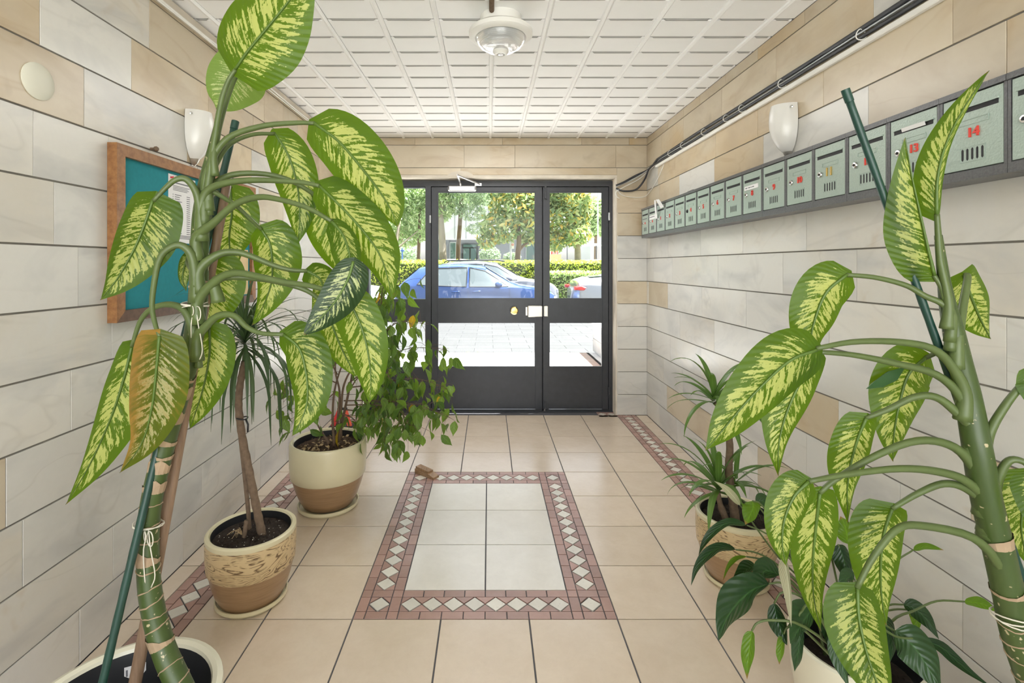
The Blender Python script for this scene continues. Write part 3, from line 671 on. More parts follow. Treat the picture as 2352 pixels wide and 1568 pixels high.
# blank round plate
yp = WL(86); zp = H-(187-VY)*yp/F
cp = MB().lathe((XL, yp, zp), [(0.055, 0.0005), (0.055, 0.004), (0.046, 0.010), (0.025, 0.014), (0.0001, 0.015)], 36, (1, 0, 0)).build('blank_plate', 'cream_plastic', None, smooth=True)
tag(cp, 'round cream blank cover plate on the left marble wall', 'cover plate')
def sconce(x0, s, y, z, label):
    t = thing('wall_sconce', label, 'wall lamp', (x0, y, z))
    # half-bowl of opal glass: superellipse outline, curved outwards; s points into the room
    n = 14; rings = []
    for i, f in enumerate(np.linspace(0, 1, 15)):
        zz = 0.115 - 0.215*f
        w = 0.064*float(np.interp(f, [0, 0.15, 0.32, 0.5, 0.65, 0.78, 0.88, 0.95, 1.0], [0.93, 0.975, 1.0, 0.975, 0.90, 0.78, 0.64, 0.50, 0.36]))
        dep = 0.092*float(np.interp(f, [0, 0.15, 0.32, 0.5, 0.65, 0.78, 0.88, 0.95, 1.0], [0.90, 0.97, 1.0, 0.97, 0.88, 0.74, 0.60, 0.48, 0.36]))
        rings.append([V((x0+s*(0.002+dep*math.sin(PI*j/n)), y-w*math.cos(PI*j/n)*1.0, z+zz)) for j in range(n+1)])
    mb = MB().rings(rings, False, True, closed=False)
    rim = [[q+V((0, 0, 0.0)) for q in rings[0]], [V((x0+s*0.002+(q.x-x0-s*0.002)*0.9, y+(q.y-y)*0.9, q.z)) for q in rings[0]], [V((x0+s*0.002+(q.x-x0-s*0.002)*0.85, y+(q.y-y)*0.85, q.z-0.15)) for q in rings[0]]]
    mb.rings(rim, False, False, closed=False)
    mb.build('lamp_shade', 'opal', t, smooth=True)
    e = rings[-1]; cap = []
    for k, q_ in ((1.03, 0.0), (1.03, 0.006), (0.6, -0.022), (0.25, -0.03)):
        cap.append([V((x0+s*0.002+(q.x-x0-s*0.002)*k, y+(q.y-y)*k, q.z+q_)) for q in e])
    MB().rings(cap[1:], True, True).build('lamp_cap', 'steel', t, smooth=True)
    f = z+0.115-0.215*0.10
    MB().lathe((x0+s*0.030, y-0.062 if s < 0 else y-0.062, f), [(0.0055, 0), (0.0055, 0.006), (0.0001, 0.008)], 10, (s*0.55, -0.83, 0)).build('lamp_screw', 'chrome', t, smooth=True)
    MB().box((x0+s*0.0005, y-0.035, z-0.07), (x0+s*0.018, y+0.035, z+0.07)).build('wall_bracket', 'white_plastic', t)
    MB().tube([(x0+s*0.02, y, z-0.12), (x0+s*0.012, y-0.003, z-0.135), (x0+s*0.004, y-0.016, z-0.130)], 0.0028, 6).build('lamp_wire', 'white_plastic', t, smooth=True)
    return t
sconce(XL, 1, 2.29, 1.925, 'white opal glass wall lamp above the notice board behind the tall plant')
sconce(XR, -1, 2.32, 1.965, 'white opal glass wall lamp with metal tip above the mailbox row')
# ---- notice board
bx = XL+0.036
y0b, y1b, z0b, z1b = 1.777, 2.835, 1.127, 1.776
nb = thing('notice_board', 'wooden framed teal felt notice board on the left marble wall', 'notice board', (XL, y0b, z0b))
fw = 0.042
MB().box((XL+0.001, y0b+0.01, z0b+0.01), (bx-0.016, y1b-0.01, z1b-0.01)).build('felt_panel', 'felt', nb)
def mitre(pa, pb, pc, pd, matn):
    q = [V((bx, *p)) for p in (pa, pb, pc, pd)]; w = [V((XL+0.0008, *p)) for p in (pa, pb, pc, pd)]
    MB().rings([w, q], True, True).build('frame_rail', matn, nb)
o_, i_ = (y0b, y1b, z0b, z1b), (y0b+fw, y1b-fw, z0b+fw, z1b-fw)
mitre((o_[0], o_[3]), (i_[0], i_[3]), (i_[1], i_[3]), (o_[1], o_[3]), 'wood')
mitre((o_[0], o_[2]), (i_[0], i_[2]), (i_[0], i_[3]), (o_[0], o_[3]), 'wood')
mitre((o_[0], o_[2]), (o_[1], o_[2]), (i_[1], i_[2]), (i_[0], i_[2]), 'wood_dark')
mitre((o_[1], o_[2]), (o_[1], o_[3]), (i_[1], i_[3]), (i_[1], i_[2]), 'wood')
def sheet(name, label, ya, yb, za, zb, mat, text=True):
    x = bx-0.0155
    t = thing(name, label, 'notice', (x, ya, za))
    MB().box((x, ya, za), (x+0.0008, yb, zb)).build('sheet', mat, t)
    if text:
        w = yb-ya; ink = MB(); r = random.Random(3); z = zb-0.035
        ink.box((x+0.0008, ya+0.03, z), (x+0.0011, yb-0.04, z+0.005)); z -= 0.012
        for k in range(4): ink.box((x+0.0008, ya+0.03, z), (x+0.0011, yb-0.03-r.uniform(0, 0.05), z+0.0025)); z -= 0.006
        z -= 0.014
        for k in range(19):
            ink.box((x+0.0008, ya+0.028, z), (x+0.0011, ya+0.033, z+0.003)); ink.box((x+0.0008, ya+0.042, z), (x+0.0011, ya+0.075+r.uniform(0, 0.02), z+0.003))
            ink.box((x+0.0008, ya+0.125, z), (x+0.0011, ya+0.15, z+0.003)); z -= 0.0092
        for k in range(3): ink.box((x+0.0008, ya+0.02, z), (x+0.0011, yb-0.02, z+0.003)); z -= 0.006
        ink.build('printed_lines', 'ink', t, kind='stuff')
        MB().lathe((x+0.0008, ya+0.016, zb-0.014), [(0.0045, 0), (0.003, 0.006), (0.005, 0.010), (0.0001, 0.012)], 10, (1, 0, 0)).build('drawing_pin', 'red_pin', t, smooth=True)
    return t
sheet('notice_sheet', 'white printed list pinned on the teal notice board', 2.085, 2.275, 1.432, 1.722, 'paper')
sheet('notice_sheet', 'yellowish sheet at the far lower end of the notice board', 2.62, 2.775, 1.175, 1.42, 'yellow_paper', False)
# small knob above the board
ys_ = WL(346); zs_ = H-(342-VY)*ys_/F
sb = MB().lathe((XL, ys_, zs_), [(0.006, 0.0), (0.006, 0.016), (0.010, 0.018), (0.011, 0.024), (0.007, 0.030), (0.0001, 0.031)], 14, (1, 0, 0)).build('knob', 'bark', None, smooth=True)
tag(sb, 'small dark screw knob on the wall just above the notice board', 'knob')
# ---- ceiling lamp
cl_c = V((0.054, 2.28, ZC))
cl_ = thing('ceiling_lamp', 'round white ceiling lamp with ribbed glass dome and sensor', 'ceiling lamp', cl_c)
MB().lathe(cl_c, [(0.095, 0.0), (0.095, -0.045), (0.135, -0.058), (0.146, -0.068), (0.146, -0.086), (0.138, -0.094), (0.118, -0.098), (0.112, -0.094), (0.112, -0.085)], 56).build('lamp_ring', 'white_plastic', cl_, smooth=True)
MB().lathe(cl_c, [(0.113, -0.090), (0.108, -0.112), (0.095, -0.131), (0.070, -0.147), (0.034, -0.156)], 56).build('glass_dome', 'lamp_glass', cl_, smooth='all')
MB().lathe(cl_c, [(0.100, -0.05), (0.104, -0.086), (0.0001, -0.087)], 40).build('lamp_tray', 'white_plastic', cl_, smooth=True)
for a_ in (0.6, 2.7): MB().tube([cl_c+V((0.045*math.cos(a_)-0.03, 0.045*math.sin(a_), -0.100)), cl_c+V((0.045*math.cos(a_)+0.03, 0.045*math.sin(a_), -0.100))], 0.014, 10).build('bulb', 'opal', cl_, smooth=True)
sn = MB().lathe(cl_c, [(0.036, -0.150), (0.036, -0.162), (0.028, -0.172), (0.019, -0.173), (0.017, -0.168), (0.0001, -0.167)], 28).build('sensor_collar', 'white_plastic', cl_, smooth=True)
MB().lathe(cl_c, [(0.016, -0.166), (0.012, -0.173), (0.0001, -0.176)], 20).build('sensor_lens', 'alu', sn, smooth=True)
cd = MB().tube([(0.012, y, ZC-0.014) for y in np.linspace(YB, 2.19, 20)], 0.0115, 8).build('ceiling_conduit', 'bark', None, smooth=True)
tag(cd, 'brown conduit running along the ceiling to the round lamp', 'conduit')
# ================================================================= mailboxes
XM = 1.32; ZM0, ZM1 = 1.569, 1.820; MU, MVv, MN = -Y3, Z3, -X3
def text_mesh(s, size):
    cu = bpy.data.curves.new('digits', 'FONT'); cu.body = s; cu.size = size; cu.extrude = 0.0018; cu.offset = 0.0006; cu.align_x = 'CENTER'; cu.align_y = 'CENTER'
    o = bpy.data.objects.new('digits', cu); COL.objects.link(o); bpy.context.view_layer.update()
    me = bpy.data.meshes.new_from_object(o.evaluated_get(bpy.context.evaluated_depsgraph_get()))
    vs = [tuple(v.co) for v in me.vertices]; fs = [tuple(p.vertices) for p in me.polygons]
    bpy.data.objects.remove(o); bpy.data.curves.remove(cu); bpy.data.meshes.remove(me); return vs, fs
pitch = 0.1883; yb0 = 1.2575
def mailbox(j, num):
    """j-th pitch from the near end (14 is j = 0), num None for the unnumbered ones"""
    ya, yb = yb0+pitch*j, yb0+pitch*(j+1)
    if num == '15': lab = 'green mailbox cut by the right photo edge, nearest of the row'
    elif num == '11': lab = 'green mailbox numbered 11 in brass digits'
    elif num == '8': lab = 'green mailbox numbered 8 with white name strip'
    elif num == '13': lab = 'green mailbox numbered 13 with paper in its slot'
    elif num == '1': lab = 'green mailbox numbered 1 with flyer hanging from it'
    elif num: lab = {'14': 'green mailbox with red number fourteen, without a lock, nearest full one', '12': 'green mailbox numbered twelve, partly behind the green stake', '10': 'green mailbox with red number ten, next to the brass numbered one',
        '9': 'green mailbox numbered nine, just before the ten', '7': 'green mailbox with red number seven, left of the name strip one', '6': 'green mailbox with red number six, left of the seven', '5': 'green mailbox with red number five, beside the six',
        '4': 'green mailbox with red number four and black lock hole', '3': 'green mailbox with red number three, under a folded paper', '2': 'green mailbox with red number two, right beside the hanging flyer'}[num]
    elif j == 14: lab = 'unnumbered green mailbox with white notice, second from the far corner'
    else: lab = 'unnumbered green mailbox at the far corner end of the row'
    t = thing('mailbox', lab, 'mailbox', (XR, ya, ZM0), 'mailboxes along the right wall')
    o = V((XM, yb, ZM0)); w = yb-ya; h = ZM1-ZM0                 # u runs from the far edge towards the camera
    fb = lambda u0, u1, v0, v1, n0, n1, mb=None: (mb or MB()).frame_box(o, MU, MVv, MN, u0, u1, v0, v1, n0, n1)
    body = fb(0.0006, w-0.0006, 0, h, -(XR-XM)+0.001, -0.006)
    fb(0.0006, w-0.0006, h-0.016, h, -0.006, 0.008, body); fb(0.0006, w-0.0006, 0, 0.026, -0.006, 0.004, body)
    fb(0.0006, 0.0085, 0.026, h-0.016, -0.006, 0.004, body); fb(w-0.0085, w-0.0006, 0.026, h-0.016, -0.006, 0.004, body)
    body.build('body', 'box_frame', t)
    du0, du1, dv0, dv1 = 0.0105, w-0.0105, 0.029, h-0.0185
    H_ = dv1-dv0; W_ = du1-du0
    d = MB().prism(rect(du0, du1, dv0, dv1), o, MU, MVv, MN, -0.004, 0.003, 0.0012).build('door', 'box_door', t)
    vs = dv1-H_*0.195
    s = MB(); fb(du0+0.014, du1-0.012, vs-0.0075, vs+0.0055, 0.0008, 0.0034, s); s.build('letter_slot', 'black', d)
    fl = MB().prism(rect(du0+0.012, du1-0.010, vs+0.005, vs+0.009), o, MU, MVv, MN, 0.003, 0.007, 0.001).build('slot_lip', 'box_door', d)
    vl = dv1-H_*0.36
    def ring(u0, u1, v0, v1, th, nm, hgt=0.0018):
        r_ = MB(); fb(u0, u1, v0, v0+th, 0.003, 0.003+hgt, r_); fb(u0, u1, v1-th, v1, 0.003, 0.003+hgt, r_); fb(u0, u0+th, v0+th, v1-th, 0.003, 0.003+hgt, r_); fb(u1-th, u1, v0+th, v1-th, 0.003, 0.003+hgt, r_); r_.build(nm, 'box_door', d)
    ring(du0+W_*0.26, du0+W_*0.78, vl-0.009, vl+0.007, 0.002, 'label_holder')
    vk = dv1-H_*0.53
    if num not in ('14',):
        kc = o + MU*(du0+W_*0.19) + MVv*vk + MN*0.003
        lk = MB().lathe(kc, [(0.0115, 0), (0.0115, 0.003), (0.0095, 0.006), (0.0055, 0.0065), (0.0045, 0.004), (0.0001, 0.004)], 18, MN).build('lock', 'chrome' if num != '4' else 'black', d, smooth=True)
        MB().frame_box(kc, MU, MVv, MN, -0.001, 0.001, -0.004, 0.004, 0.004, 0.0075).build('keyhole', 'black', lk)
    if num and num != '15':
        sz = 0.036 if num != '11' else 0.046
        vs_, fs_ = text_mesh(num, sz); c = o + MU*(du0+W_*(0.53 if num != '11' else 0.50)) + MVv*(vk+0.002) + MN*0.0048
        MB().add([c+MU*x+MVv*y+MN*z for x, y, z in vs_], fs_).build('number', 'brass' if num == '11' else 'red_paint', d)
    vv = dv1-H_*0.80
    ring(du0+W_*0.30, du0+W_*0.72, vv-0.021, vv+0.021, 0.0015, 'vent_frame', 0.001)
    for k in range(5):
        uc = du0+W_*(0.345+0.0825*k); s = MB()
        sv = MB().prism([(uc-0.003, vv-0.013), (uc, vv-0.017), (uc+0.003, vv-0.013), (uc+0.003, vv+0.013), (uc, vv+0.017), (uc-0.003, vv+0.013)], o, MU, MVv, MN, 0.0008, 0.0034)
        sv.build('vent_slot', 'black', d)
    if num == '8':
        fb(du0+W_*0.10, du0+W_*0.86, vl-0.012, vl+0.009, 0.003, 0.0058).build('name_strip', 'paper', d)
        k = MB(); u = du0+W_*0.16
        for wd in (0.016, 0.004, 0.015, 0.009, 0.018): fb(u, u+wd, vl-0.004, vl+0.001, 0.0058, 0.0061, k); u += wd+0.005
        k.build('printed_lines', 'ink', d)
    if num is None:
        fb(du0+W_*0.08, du0+W_*0.9, vl-0.022, vl+0.012, 0.003, 0.0052).build('name_strip', 'paper' if j == 14 else 'box_door', d)
        k = MB(); u = du0+W_*0.12
        for wd in (0.02, 0.03, 0.025, 0.022): fb(u, u+wd, vl-0.006, vl+0.001, 0.0052, 0.0056, k); u += wd+0.006
        k.build('printed_lines', 'ink', d)
        fb(du0+W_*0.45, du0+W_*0.56, vk-0.012, vk+0.006, 0.003, 0.0046).build('red_mark', 'red_paint', d)
    return t
nums = ['14', '13', '12', '11', '10', '9', '8', '7', '6', '5', '4', '3', '2', '1', None, None]
for j, nm in enumerate(nums): mailbox(j, nm)
mailbox(-1, '15')
def paper(name, label, quad, mat='paper', thick=0.0008):
    q = [V(p) for p in quad]; n = (q[1]-q[0]).cross(q[3]-q[0]).normalized()*thick
    rings = [q, [p+n for p in q]]
    o = MB().rings(rings, True, True).build(name, mat, None); tag(o, label, 'paper'); return o
ys1 = yb0+pitch*13.5
paper('flyer', 'white flyer hanging out of the slot of mailbox 1', [(XM-0.010, ys1-0.02, 1.77), (XM-0.010, ys1-0.09, 1.775), (XM-0.05, ys1-0.10, 1.83), (XM-0.05, ys1-0.03, 1.835)])
paper('flyer', 'white flyer curled down in front of mailbox 1', [(XM-0.012, ys1+0.09, 1.70), (XM-0.012, ys1+0.05, 1.70), (XM-0.052, ys1-0.03, 1.832), (XM-0.052, ys1-0.0, 1.835)])
paper('flyer', 'white paper lying on top of mailboxes 2 and 3', [(XM+0.01, yb0+pitch*11.4, ZM1+0.004), (XM+0.01, yb0+pitch*12.3, ZM1+0.004), (XM+0.07, yb0+pitch*12.2, ZM1+0.012), (XM+0.07, yb0+pitch*11.5, ZM1+0.006)])
paper('flyer', 'white paper lying on top of mailbox 4', [(XM-0.012, yb0+pitch*10.2, ZM1+0.003), (XM-0.012, yb0+pitch*10.8, ZM1+0.003), (XM+0.05, yb0+pitch*10.7, ZM1+0.010), (XM+0.05, yb0+pitch*10.3, ZM1+0.004)])
y13 = yb0+pitch*1.0
paper('letter', 'white letter sticking out of the slot of mailbox 13', [(XM-0.0055, y13+0.13, 1.757), (XM-0.0055, y13+0.045, 1.757), (XM-0.009, y13+0.045, 1.769), (XM-0.009, y13+0.13, 1.769)])
# ================================================================= cables on the right wall
tk = thing('cable_trunking', 'long white plastic cable trunking on the upper right wall', 'cable trunking', (XR, 0, 2.16))
MB().rbox((XR-0.020, YB, 2.152), (XR-0.0005, 4.15, 2.174), 0.003).build('channel', 'white_plastic', tk)
def wob(ya, yb, z0, z1, x, amp, ph, n=44, sag=0.0):
    out = []
    for i in range(n+1):
        t = i/n; y = ya+(yb-ya)*t
        out.append((x+0.0018*math.sin(7*y+ph), y, z0+(z1-z0)*t+amp*math.sin(2.3*y+ph)-sag*math.sin(PI*t)))
    return out
def cable(name, label, pts, r, mat):
    o = MB().tube(pts, r, 7).build(name, mat, None, smooth='all'); tag(o, label, 'cable'); return o
end1 = [tuple(P(1478, 388, 4.38)), tuple(P(1450, 405, 4.40)), tuple(P(1411, 424, 4.41))]
def run(path, tail): 
    t = [tuple(p) for p in catmull([path[-1]]+tail, 24)]; return path+t[1:]
cable('cable', 'thick black cable, topmost of the bundle on the right wall', run(wob(YB, 4.1, 2.240, 2.216, XR-0.013, 0.003, 0), [(XR-0.02, 4.3, 2.17), (1.30, 4.40, 2.13), (1.2, 4.395, 2.075), (1.13, 4.405, 2.045)]), 0.0095, 'black_cable')
cable('cable', 'black cable looping down below the bundle by the door corner', run(wob(YB, 4.0, 2.197, 2.190, XR-0.011, 0.0025, 2), [(XR-0.03, 4.25, 2.17), (1.37, 4.36, 2.09), (1.31, 4.40, 2.01), (1.20, 4.40, 1.995), (1.13, 4.405, 2.02)]), 0.008, 'black_cable')
cable('cable', 'thin grey cable between the black cables and white trunking', run(wob(YB, 4.05, 2.212, 2.204, XR-0.008, 0.004, 4), [(XR-0.02, 4.28, 2.17), (1.28, 4.40, 2.10), (1.13, 4.40, 2.035)]), 0.0045, 'grey_metal')
cable('cable', 'white cable drooping from trunking end to the door frame', [tuple(p) for p in catmull([(XR-0.012, 4.1, 2.186), (XR-0.02, 4.3, 2.16), (1.33, 4.402, 2.10), (1.2, 4.40, 2.03), (1.13, 4.40, 1.99), (1.135, 4.405, 1.95), (1.16, 4.406, 1.93)], 40)], 0.004, 'white_plastic')
cable('cable', 'thin white wire hanging in the right front corner', [tuple(p) for p in catmull([(XR-0.016, 3.95, 2.14), (XR-0.01, 4.1, 2.06), (XR-0.01, 4.3, 1.98), (1.36, 4.40, 1.94), (1.2, 4.408, 1.955), (1.135, 4.406, 2.01)], 40)], 0.003, 'white_plastic')
for i, (yy, zz) in enumerate(((1.42, 2.20), (1.85, 2.20), (2.35, 2.20), (2.72, 2.2), (2.9, 2.2), (3.2, 2.2), (3.55, 2.2), (3.8, 2.2))):
    lab = ['nearest', 'second nearest', 'third nearest', 'fourth nearest', 'fourth farthest', 'third farthest', 'second farthest', 'farthest'][i]
    t = MB(); R_ = 0.020
    t.tube([(XR-0.020+0.019*math.cos(a_), yy+0.004*math.sin(a_*2), zz-0.004+R_*math.sin(a_)) for a_ in np.linspace(0, 2*PI, 17)], 0.0022, 5, False)
    o = t.build('cable_tie', 'white_plastic', None, smooth='all'); tag(o, 'white cable tie round the cable bundle, %s to the camera' % lab if 'nearest' in lab else 'white cable tie round the cable bundle, %s from the camera' % lab, 'cable tie', 'cable ties on the right wall')
# ================================================================= wedge on the floor and red item by the door
wc = V((-0.396, 3.155, 0)); ang = math.radians(-38)
uw, vw = V((math.cos(ang), math.sin(ang), 0)), V((-math.sin(ang), math.cos(ang), 0))
wd = thing('door_wedge', 'brown wooden door wedge lying on the floor mosaic border', 'door wedge', wc)
L_, W2 = 0.165, 0.026
def wp(a, b, c): return wc+uw*a+vw*b+Z3*c
r0 = [wp(-L_/2, s, z) for s, z in ((-W2, 0.0005), (W2, 0.0005), (W2, 0.030), (-W2, 0.030))]
r1 = [wp(L_*0.22, s, z) for s, z in ((-W2, 0.0005), (W2, 0.0005), (W2, 0.024), (-W2, 0.024))]
r2 = [wp(L_/2, s, z) for s, z in ((-W2, 0.0005), (W2, 0.0005), (W2, 0.012), (-W2, 0.012))]
MB().rings([r0, r1, r2], True, True).build('lower_block', 'wedge_wood', wd)
r0 = [wp(-L_/2+0.004, s, z) for s, z in ((-W2*0.8, 0.0302), (W2*0.9, 0.0302), (W2*0.9, 0.044), (-W2*0.8, 0.044))]
r1 = [wp(L_*0.20, s, z) for s, z in ((-W2*0.8, 0.0246), (W2*0.9, 0.0246), (W2*0.9, 0.036), (-W2*0.8, 0.036))]
MB().rings([r0, r1], True, True).build('upper_block', 'wedge_wood', wd)
rc = V((-1.22, 4.12, 0))
rd = thing('warning_stand', 'small red folding plastic stand on the floor behind the cream pot', 'stand', rc)
for s, mt in ((-1, 'red_plastic'), (1, 'orange_plastic')):
    q = [rc+V((s*0.085, -0.03, 0.01)), rc+V((s*0.050, -0.03, 0.01)), rc+V((s*0.014, -0.008, 0.135)), rc+V((s*0.040, -0.008, 0.135))]
    b = [p+V((0, 0.02, 0)) for p in q]
    MB().rings([q, b] if s < 0 else [list(reversed(q)), list(reversed(b))], True, True).build('red_panel', mt, rd)
MB().rbox((rc.x-0.10, rc.y-0.05, 0.0005), (rc.x+0.10, rc.y+0.05, 0.0098), 0.003).build('stand_foot', 'rubber', rd)
MB().rbox((rc.x-0.040, rc.y-0.012, 0.1352), (rc.x+0.040, rc.y+0.016, 0.152), 0.004).build('stand_top', 'rubber', rd)
# ================================================================= plants
def width_prof(v, base=0.5, tip=1.0, pw=0.62):
    s = math.sin(PI*min(1, max(0, v))**pw)
    return max(0.0, s)**(base if v < 0.5**(1/pw) else tip)
def px3(pts, Y0, Y1=None):
    """photo points with a depth running from Y0 to Y1 (or a third entry: own depth)"""
    n = len(pts); out = []
    for i, p in enumerate(pts):
        Y = p[2] if len(p) > 2 else Y0+((Y1 if Y1 is not None else Y0)-Y0)*i/max(1, n-1)
        out.append(P(p[0], p[1], Y))
    return out
def leaf(parent, mid, wA, wB, mat, fA=0.25, fB=0.25, wave=0.05, n=26, m=5, base=0.5, tip=1.0, pw=0.62, lobe=0.05, name='leaf', curl=0.0, seed=0, droop=0.0, label=None, twist=(0, 0)):
    """blade about a midrib given in space; wA/wB half-widths (m) to either side, fA/fB how far each margin leans away from the camera"""
    c = catmull(mid, n); L = sum((c[i+1]-c[i]).length for i in range(n)); vs, fs, uv = [], [], []
    r = random.Random(seed*13+len(vs)+int(abs(mid[0][0])*1000)); ph = r.uniform(0, 6); ph2 = r.uniform(0, 6); last = None
    for i, p in enumerate(c):
        v = i/n; t = (c[min(i+1, n)]-c[max(i-1, 0)]).normalized()
        view = V((0, 1, 0)); lat = t.cross(view)
        if lat.length < 0.15: lat = last if last is not None else V((1, 0, 0))
        lat.normalize()
        if last is not None and lat.dot(last) < 0: lat = -lat
        last = lat; nor = lat.cross(t).normalized()
        if nor.y < 0: nor = -nor
        tw = twist[0]+(twist[1]-twist[0])*v
        if tw:
            q = Matrix.Rotation(tw, 3, t); lat2 = q @ lat; nor2 = q @ nor
        else: lat2, nor2 = lat, nor
        w = width_prof(v, base, tip, pw)
        for j in range(-m, m+1):
            a = abs(j)/m; W = (wA if j > 0 else wB)*w; f = fA if j > 0 else fB
            sgn = 1 if j > 0 else -1
            off = lat2*(sgn*W*a*(1-0.08*abs(f)))
            dep = f*W*a*(1+0.5*curl*a) + wave*W*a*a*math.sin(9*v+ph+(0 if j > 0 else 2.1)) - 0.10*W*math.sin(PI*a)*0.6
            back = -t*(lobe*L*a*a*max(0, 1-v/0.22))
            vs.append(p+off+nor2*dep+back); uv.append((0.5+0.5*j/m, v))
    k = 2*m+1
    for i in range(n):
        for j in range(k-1): fs.append((i*k+j, i*k+j+1, (i+1)*k+j+1, (i+1)*k+j))
    mb = MB().add(vs, fs, uv); o = mb.build(name, mat, parent, smooth='all')
    if label: o['label'] = label
    return o
def petiole(parent, pts, r0, r1, mat='petiole', n=26, flare=1.55):
    if flare > 1.4: pts = [pts[0]+V((0, 0.003, -0.055))]+list(pts)
    c = catmull(pts, n)
    rad = [r1+(r0-r1)*(1-i/n)+r0*(flare-1)*max(0, 1-i/n/0.34)**1.3 for i in range(n+1)]
    return MB().tube(c, rad, 9).build('petiole', mat, parent, smooth='all')
def midrib(parent, mid, r, mat='petiole', n=20, offs=0.0015):
    c = [p+V((0, -offs, 0)) for p in catmull(mid, n)]
    return MB().tube(c, [r*(1-0.85*i/n) for i in range(n+1)], 6).build('midrib', mat, parent, smooth='all')
def pot(parent, c, prof, inner, soil_z, soil_r, mats, soilmat='soil', n=56, saucer=None, saucer_mat='pot_cream'):
    """prof: list of (name, material, [(r, z)...]) outer bands from foot to lip; inner: [(r, z)...] down to the soil"""
    for nm, mt, pr in prof: MB().lathe(c, pr, n).build(nm, mt, parent, smooth=True)
    MB().lathe(c, inner, n).build('inner_wall', mats, parent, smooth=True)
    # soil: bumpy disc
    mb = MB(); r = random.Random(int(c[0]*100)); rings = []
    for q in (1.0, 0.9, 0.78, 0.65, 0.5, 0.35, 0.2, 0.07):
        rings.append([V((c[0]+soil_r*q*math.cos(2*PI*j/n), c[1]+soil_r*q*math.sin(2*PI*j/n), soil_z+r.uniform(-0.006, 0.010)*(q < 1))) for j in range(n)])
    mb.rings(rings, False, True).build('soil', soilmat, parent, smooth='all')
    if saucer:
        R, h = saucer
        MB().lathe(c, [(0.0001, 0.001), (R*0.92, 0.001), (R, h*0.5), (R*1.0, h), (R*0.965, h), (R*0.93, h*0.45), (0.0001, h*0.3)], n).build('saucer', saucer_mat, parent, smooth=True)
def crumbs(parent, c, R, z, n, size, mat, name, seed):
    r = random.Random(seed); mb = MB()
    for _ in range(n):
        a = r.uniform(0, 2*PI); q = R*math.sqrt(r.random()); p = V((c[0]+q*math.cos(a), c[1]+q*math.sin(a), z+r.uniform(0.003, 0.009))); s = size*r.uniform(0.5, 1.3)
        d1 = V((r.uniform(-1, 1), r.uniform(-1, 1), r.uniform(-.4, .4))).normalized()*s; d2 = V((r.uniform(-1, 1), r.uniform(-1, 1), r.uniform(-.4, .4))).normalized()*s*0.6; d3 = V((0, 0, s*0.4))
        mb.add([p+d1, p-d1, p+d2, p-d2, p+d3], [(0, 2, 4), (2, 1, 4), (1, 3, 4), (3, 0, 4), (0, 3, 1, 2)])
    return mb.build(name, mat, parent, kind='stuff')
def sheath(parent, p, t, r, h, seed, mat='sheath'):
    """papery leaf-base collar round the stem"""
    rr = random.Random(seed); n = 14; t = t.normalized(); x = t.orthogonal().normalized(); y = t.cross(x); ph = rr.uniform(0, 6)
    rings = []
    for k in (0.0, 0.5, 1.0):
        ring = []
        for j in range(n):
            a = 2*PI*j/n; hh = h*(0.25+0.75*(0.5+0.5*math.cos(a+ph))**1.5)*(1+rr.uniform(-.25, .25))
            ring.append(p + (x*math.cos(a)+y*math.sin(a))*(r*(1.02+0.05*k+rr.uniform(0, .05)*k)) + t*(hh*k-0.5*h*0.4))
        rings.append(ring)
    return MB().rings(rings).build('leaf_sheath', mat, parent)
def scar(parent, p, t, r, seed):
    rr = random.Random(seed); n = 20; t = t.normalized(); x = t.orthogonal().normalized(); y = t.cross(x); ph = rr.uniform(0, 6); am = rr.uniform(0.1, 0.35)
    pts = [p+(x*math.cos(2*PI*j/n)+y*math.sin(2*PI*j/n))*(r*1.005)+t*(r*am*math.sin(2*PI*j/n+ph)+rr.uniform(-.0012, .0012)) for j in range(n+1)]
    return MB().tube(pts, [rr.uniform(0.0008, 0.0022) for _ in pts], 5, False).build('leaf_scar', 'sheath', parent, smooth='all')
def twine(parent, p, t, rx, turns, seed, loops=True, r=0.0013):
    rr = random.Random(seed); x = V((1, 0, 0)); y = V((0, 1, 0)); pts = []
    for i in range(turns*16+1):
        a = 2*PI*i/16; pts.append(p+x*math.cos(a)*rx[0]+y*math.sin(a)*rx[1]+V((0, 0, 0.004*math.sin(a*1.3+seed)+0.004*(i/16-turns/2))))
    mb = MB().tube(pts, r, 5)
    if loops:
        b = p+V((rx[0]*0.6, -rx[1], 0))
        for s in (-1, 1):
            mb.tube([b+V((s*0.006+0.009*math.sin(q)*(1.2 if s > 0 else 0.7), -0.004-0.006*math.sin(q), (0.017*math.cos(q)-0.017)*(1.0 if s > 0 else 0.6))) for q in np.linspace(0, 2*PI, 16)], r, 5)
            mb.tube(catmull([b, b+V((s*0.008, -0.005, -0.04)), b+V((s*0.012+0.004, -0.002, -0.10)), b+V((s*0.006, 0, -0.13))], 12), r, 5)
    return mb.build('twine', 'twine', parent, smooth='all')
def to_stem(c, y):  # point of the stem path nearest photo row y
    return min(range(len(c)), key=lambda i: abs((VY+(H-c[i].z)*F/c[i].y)-y))

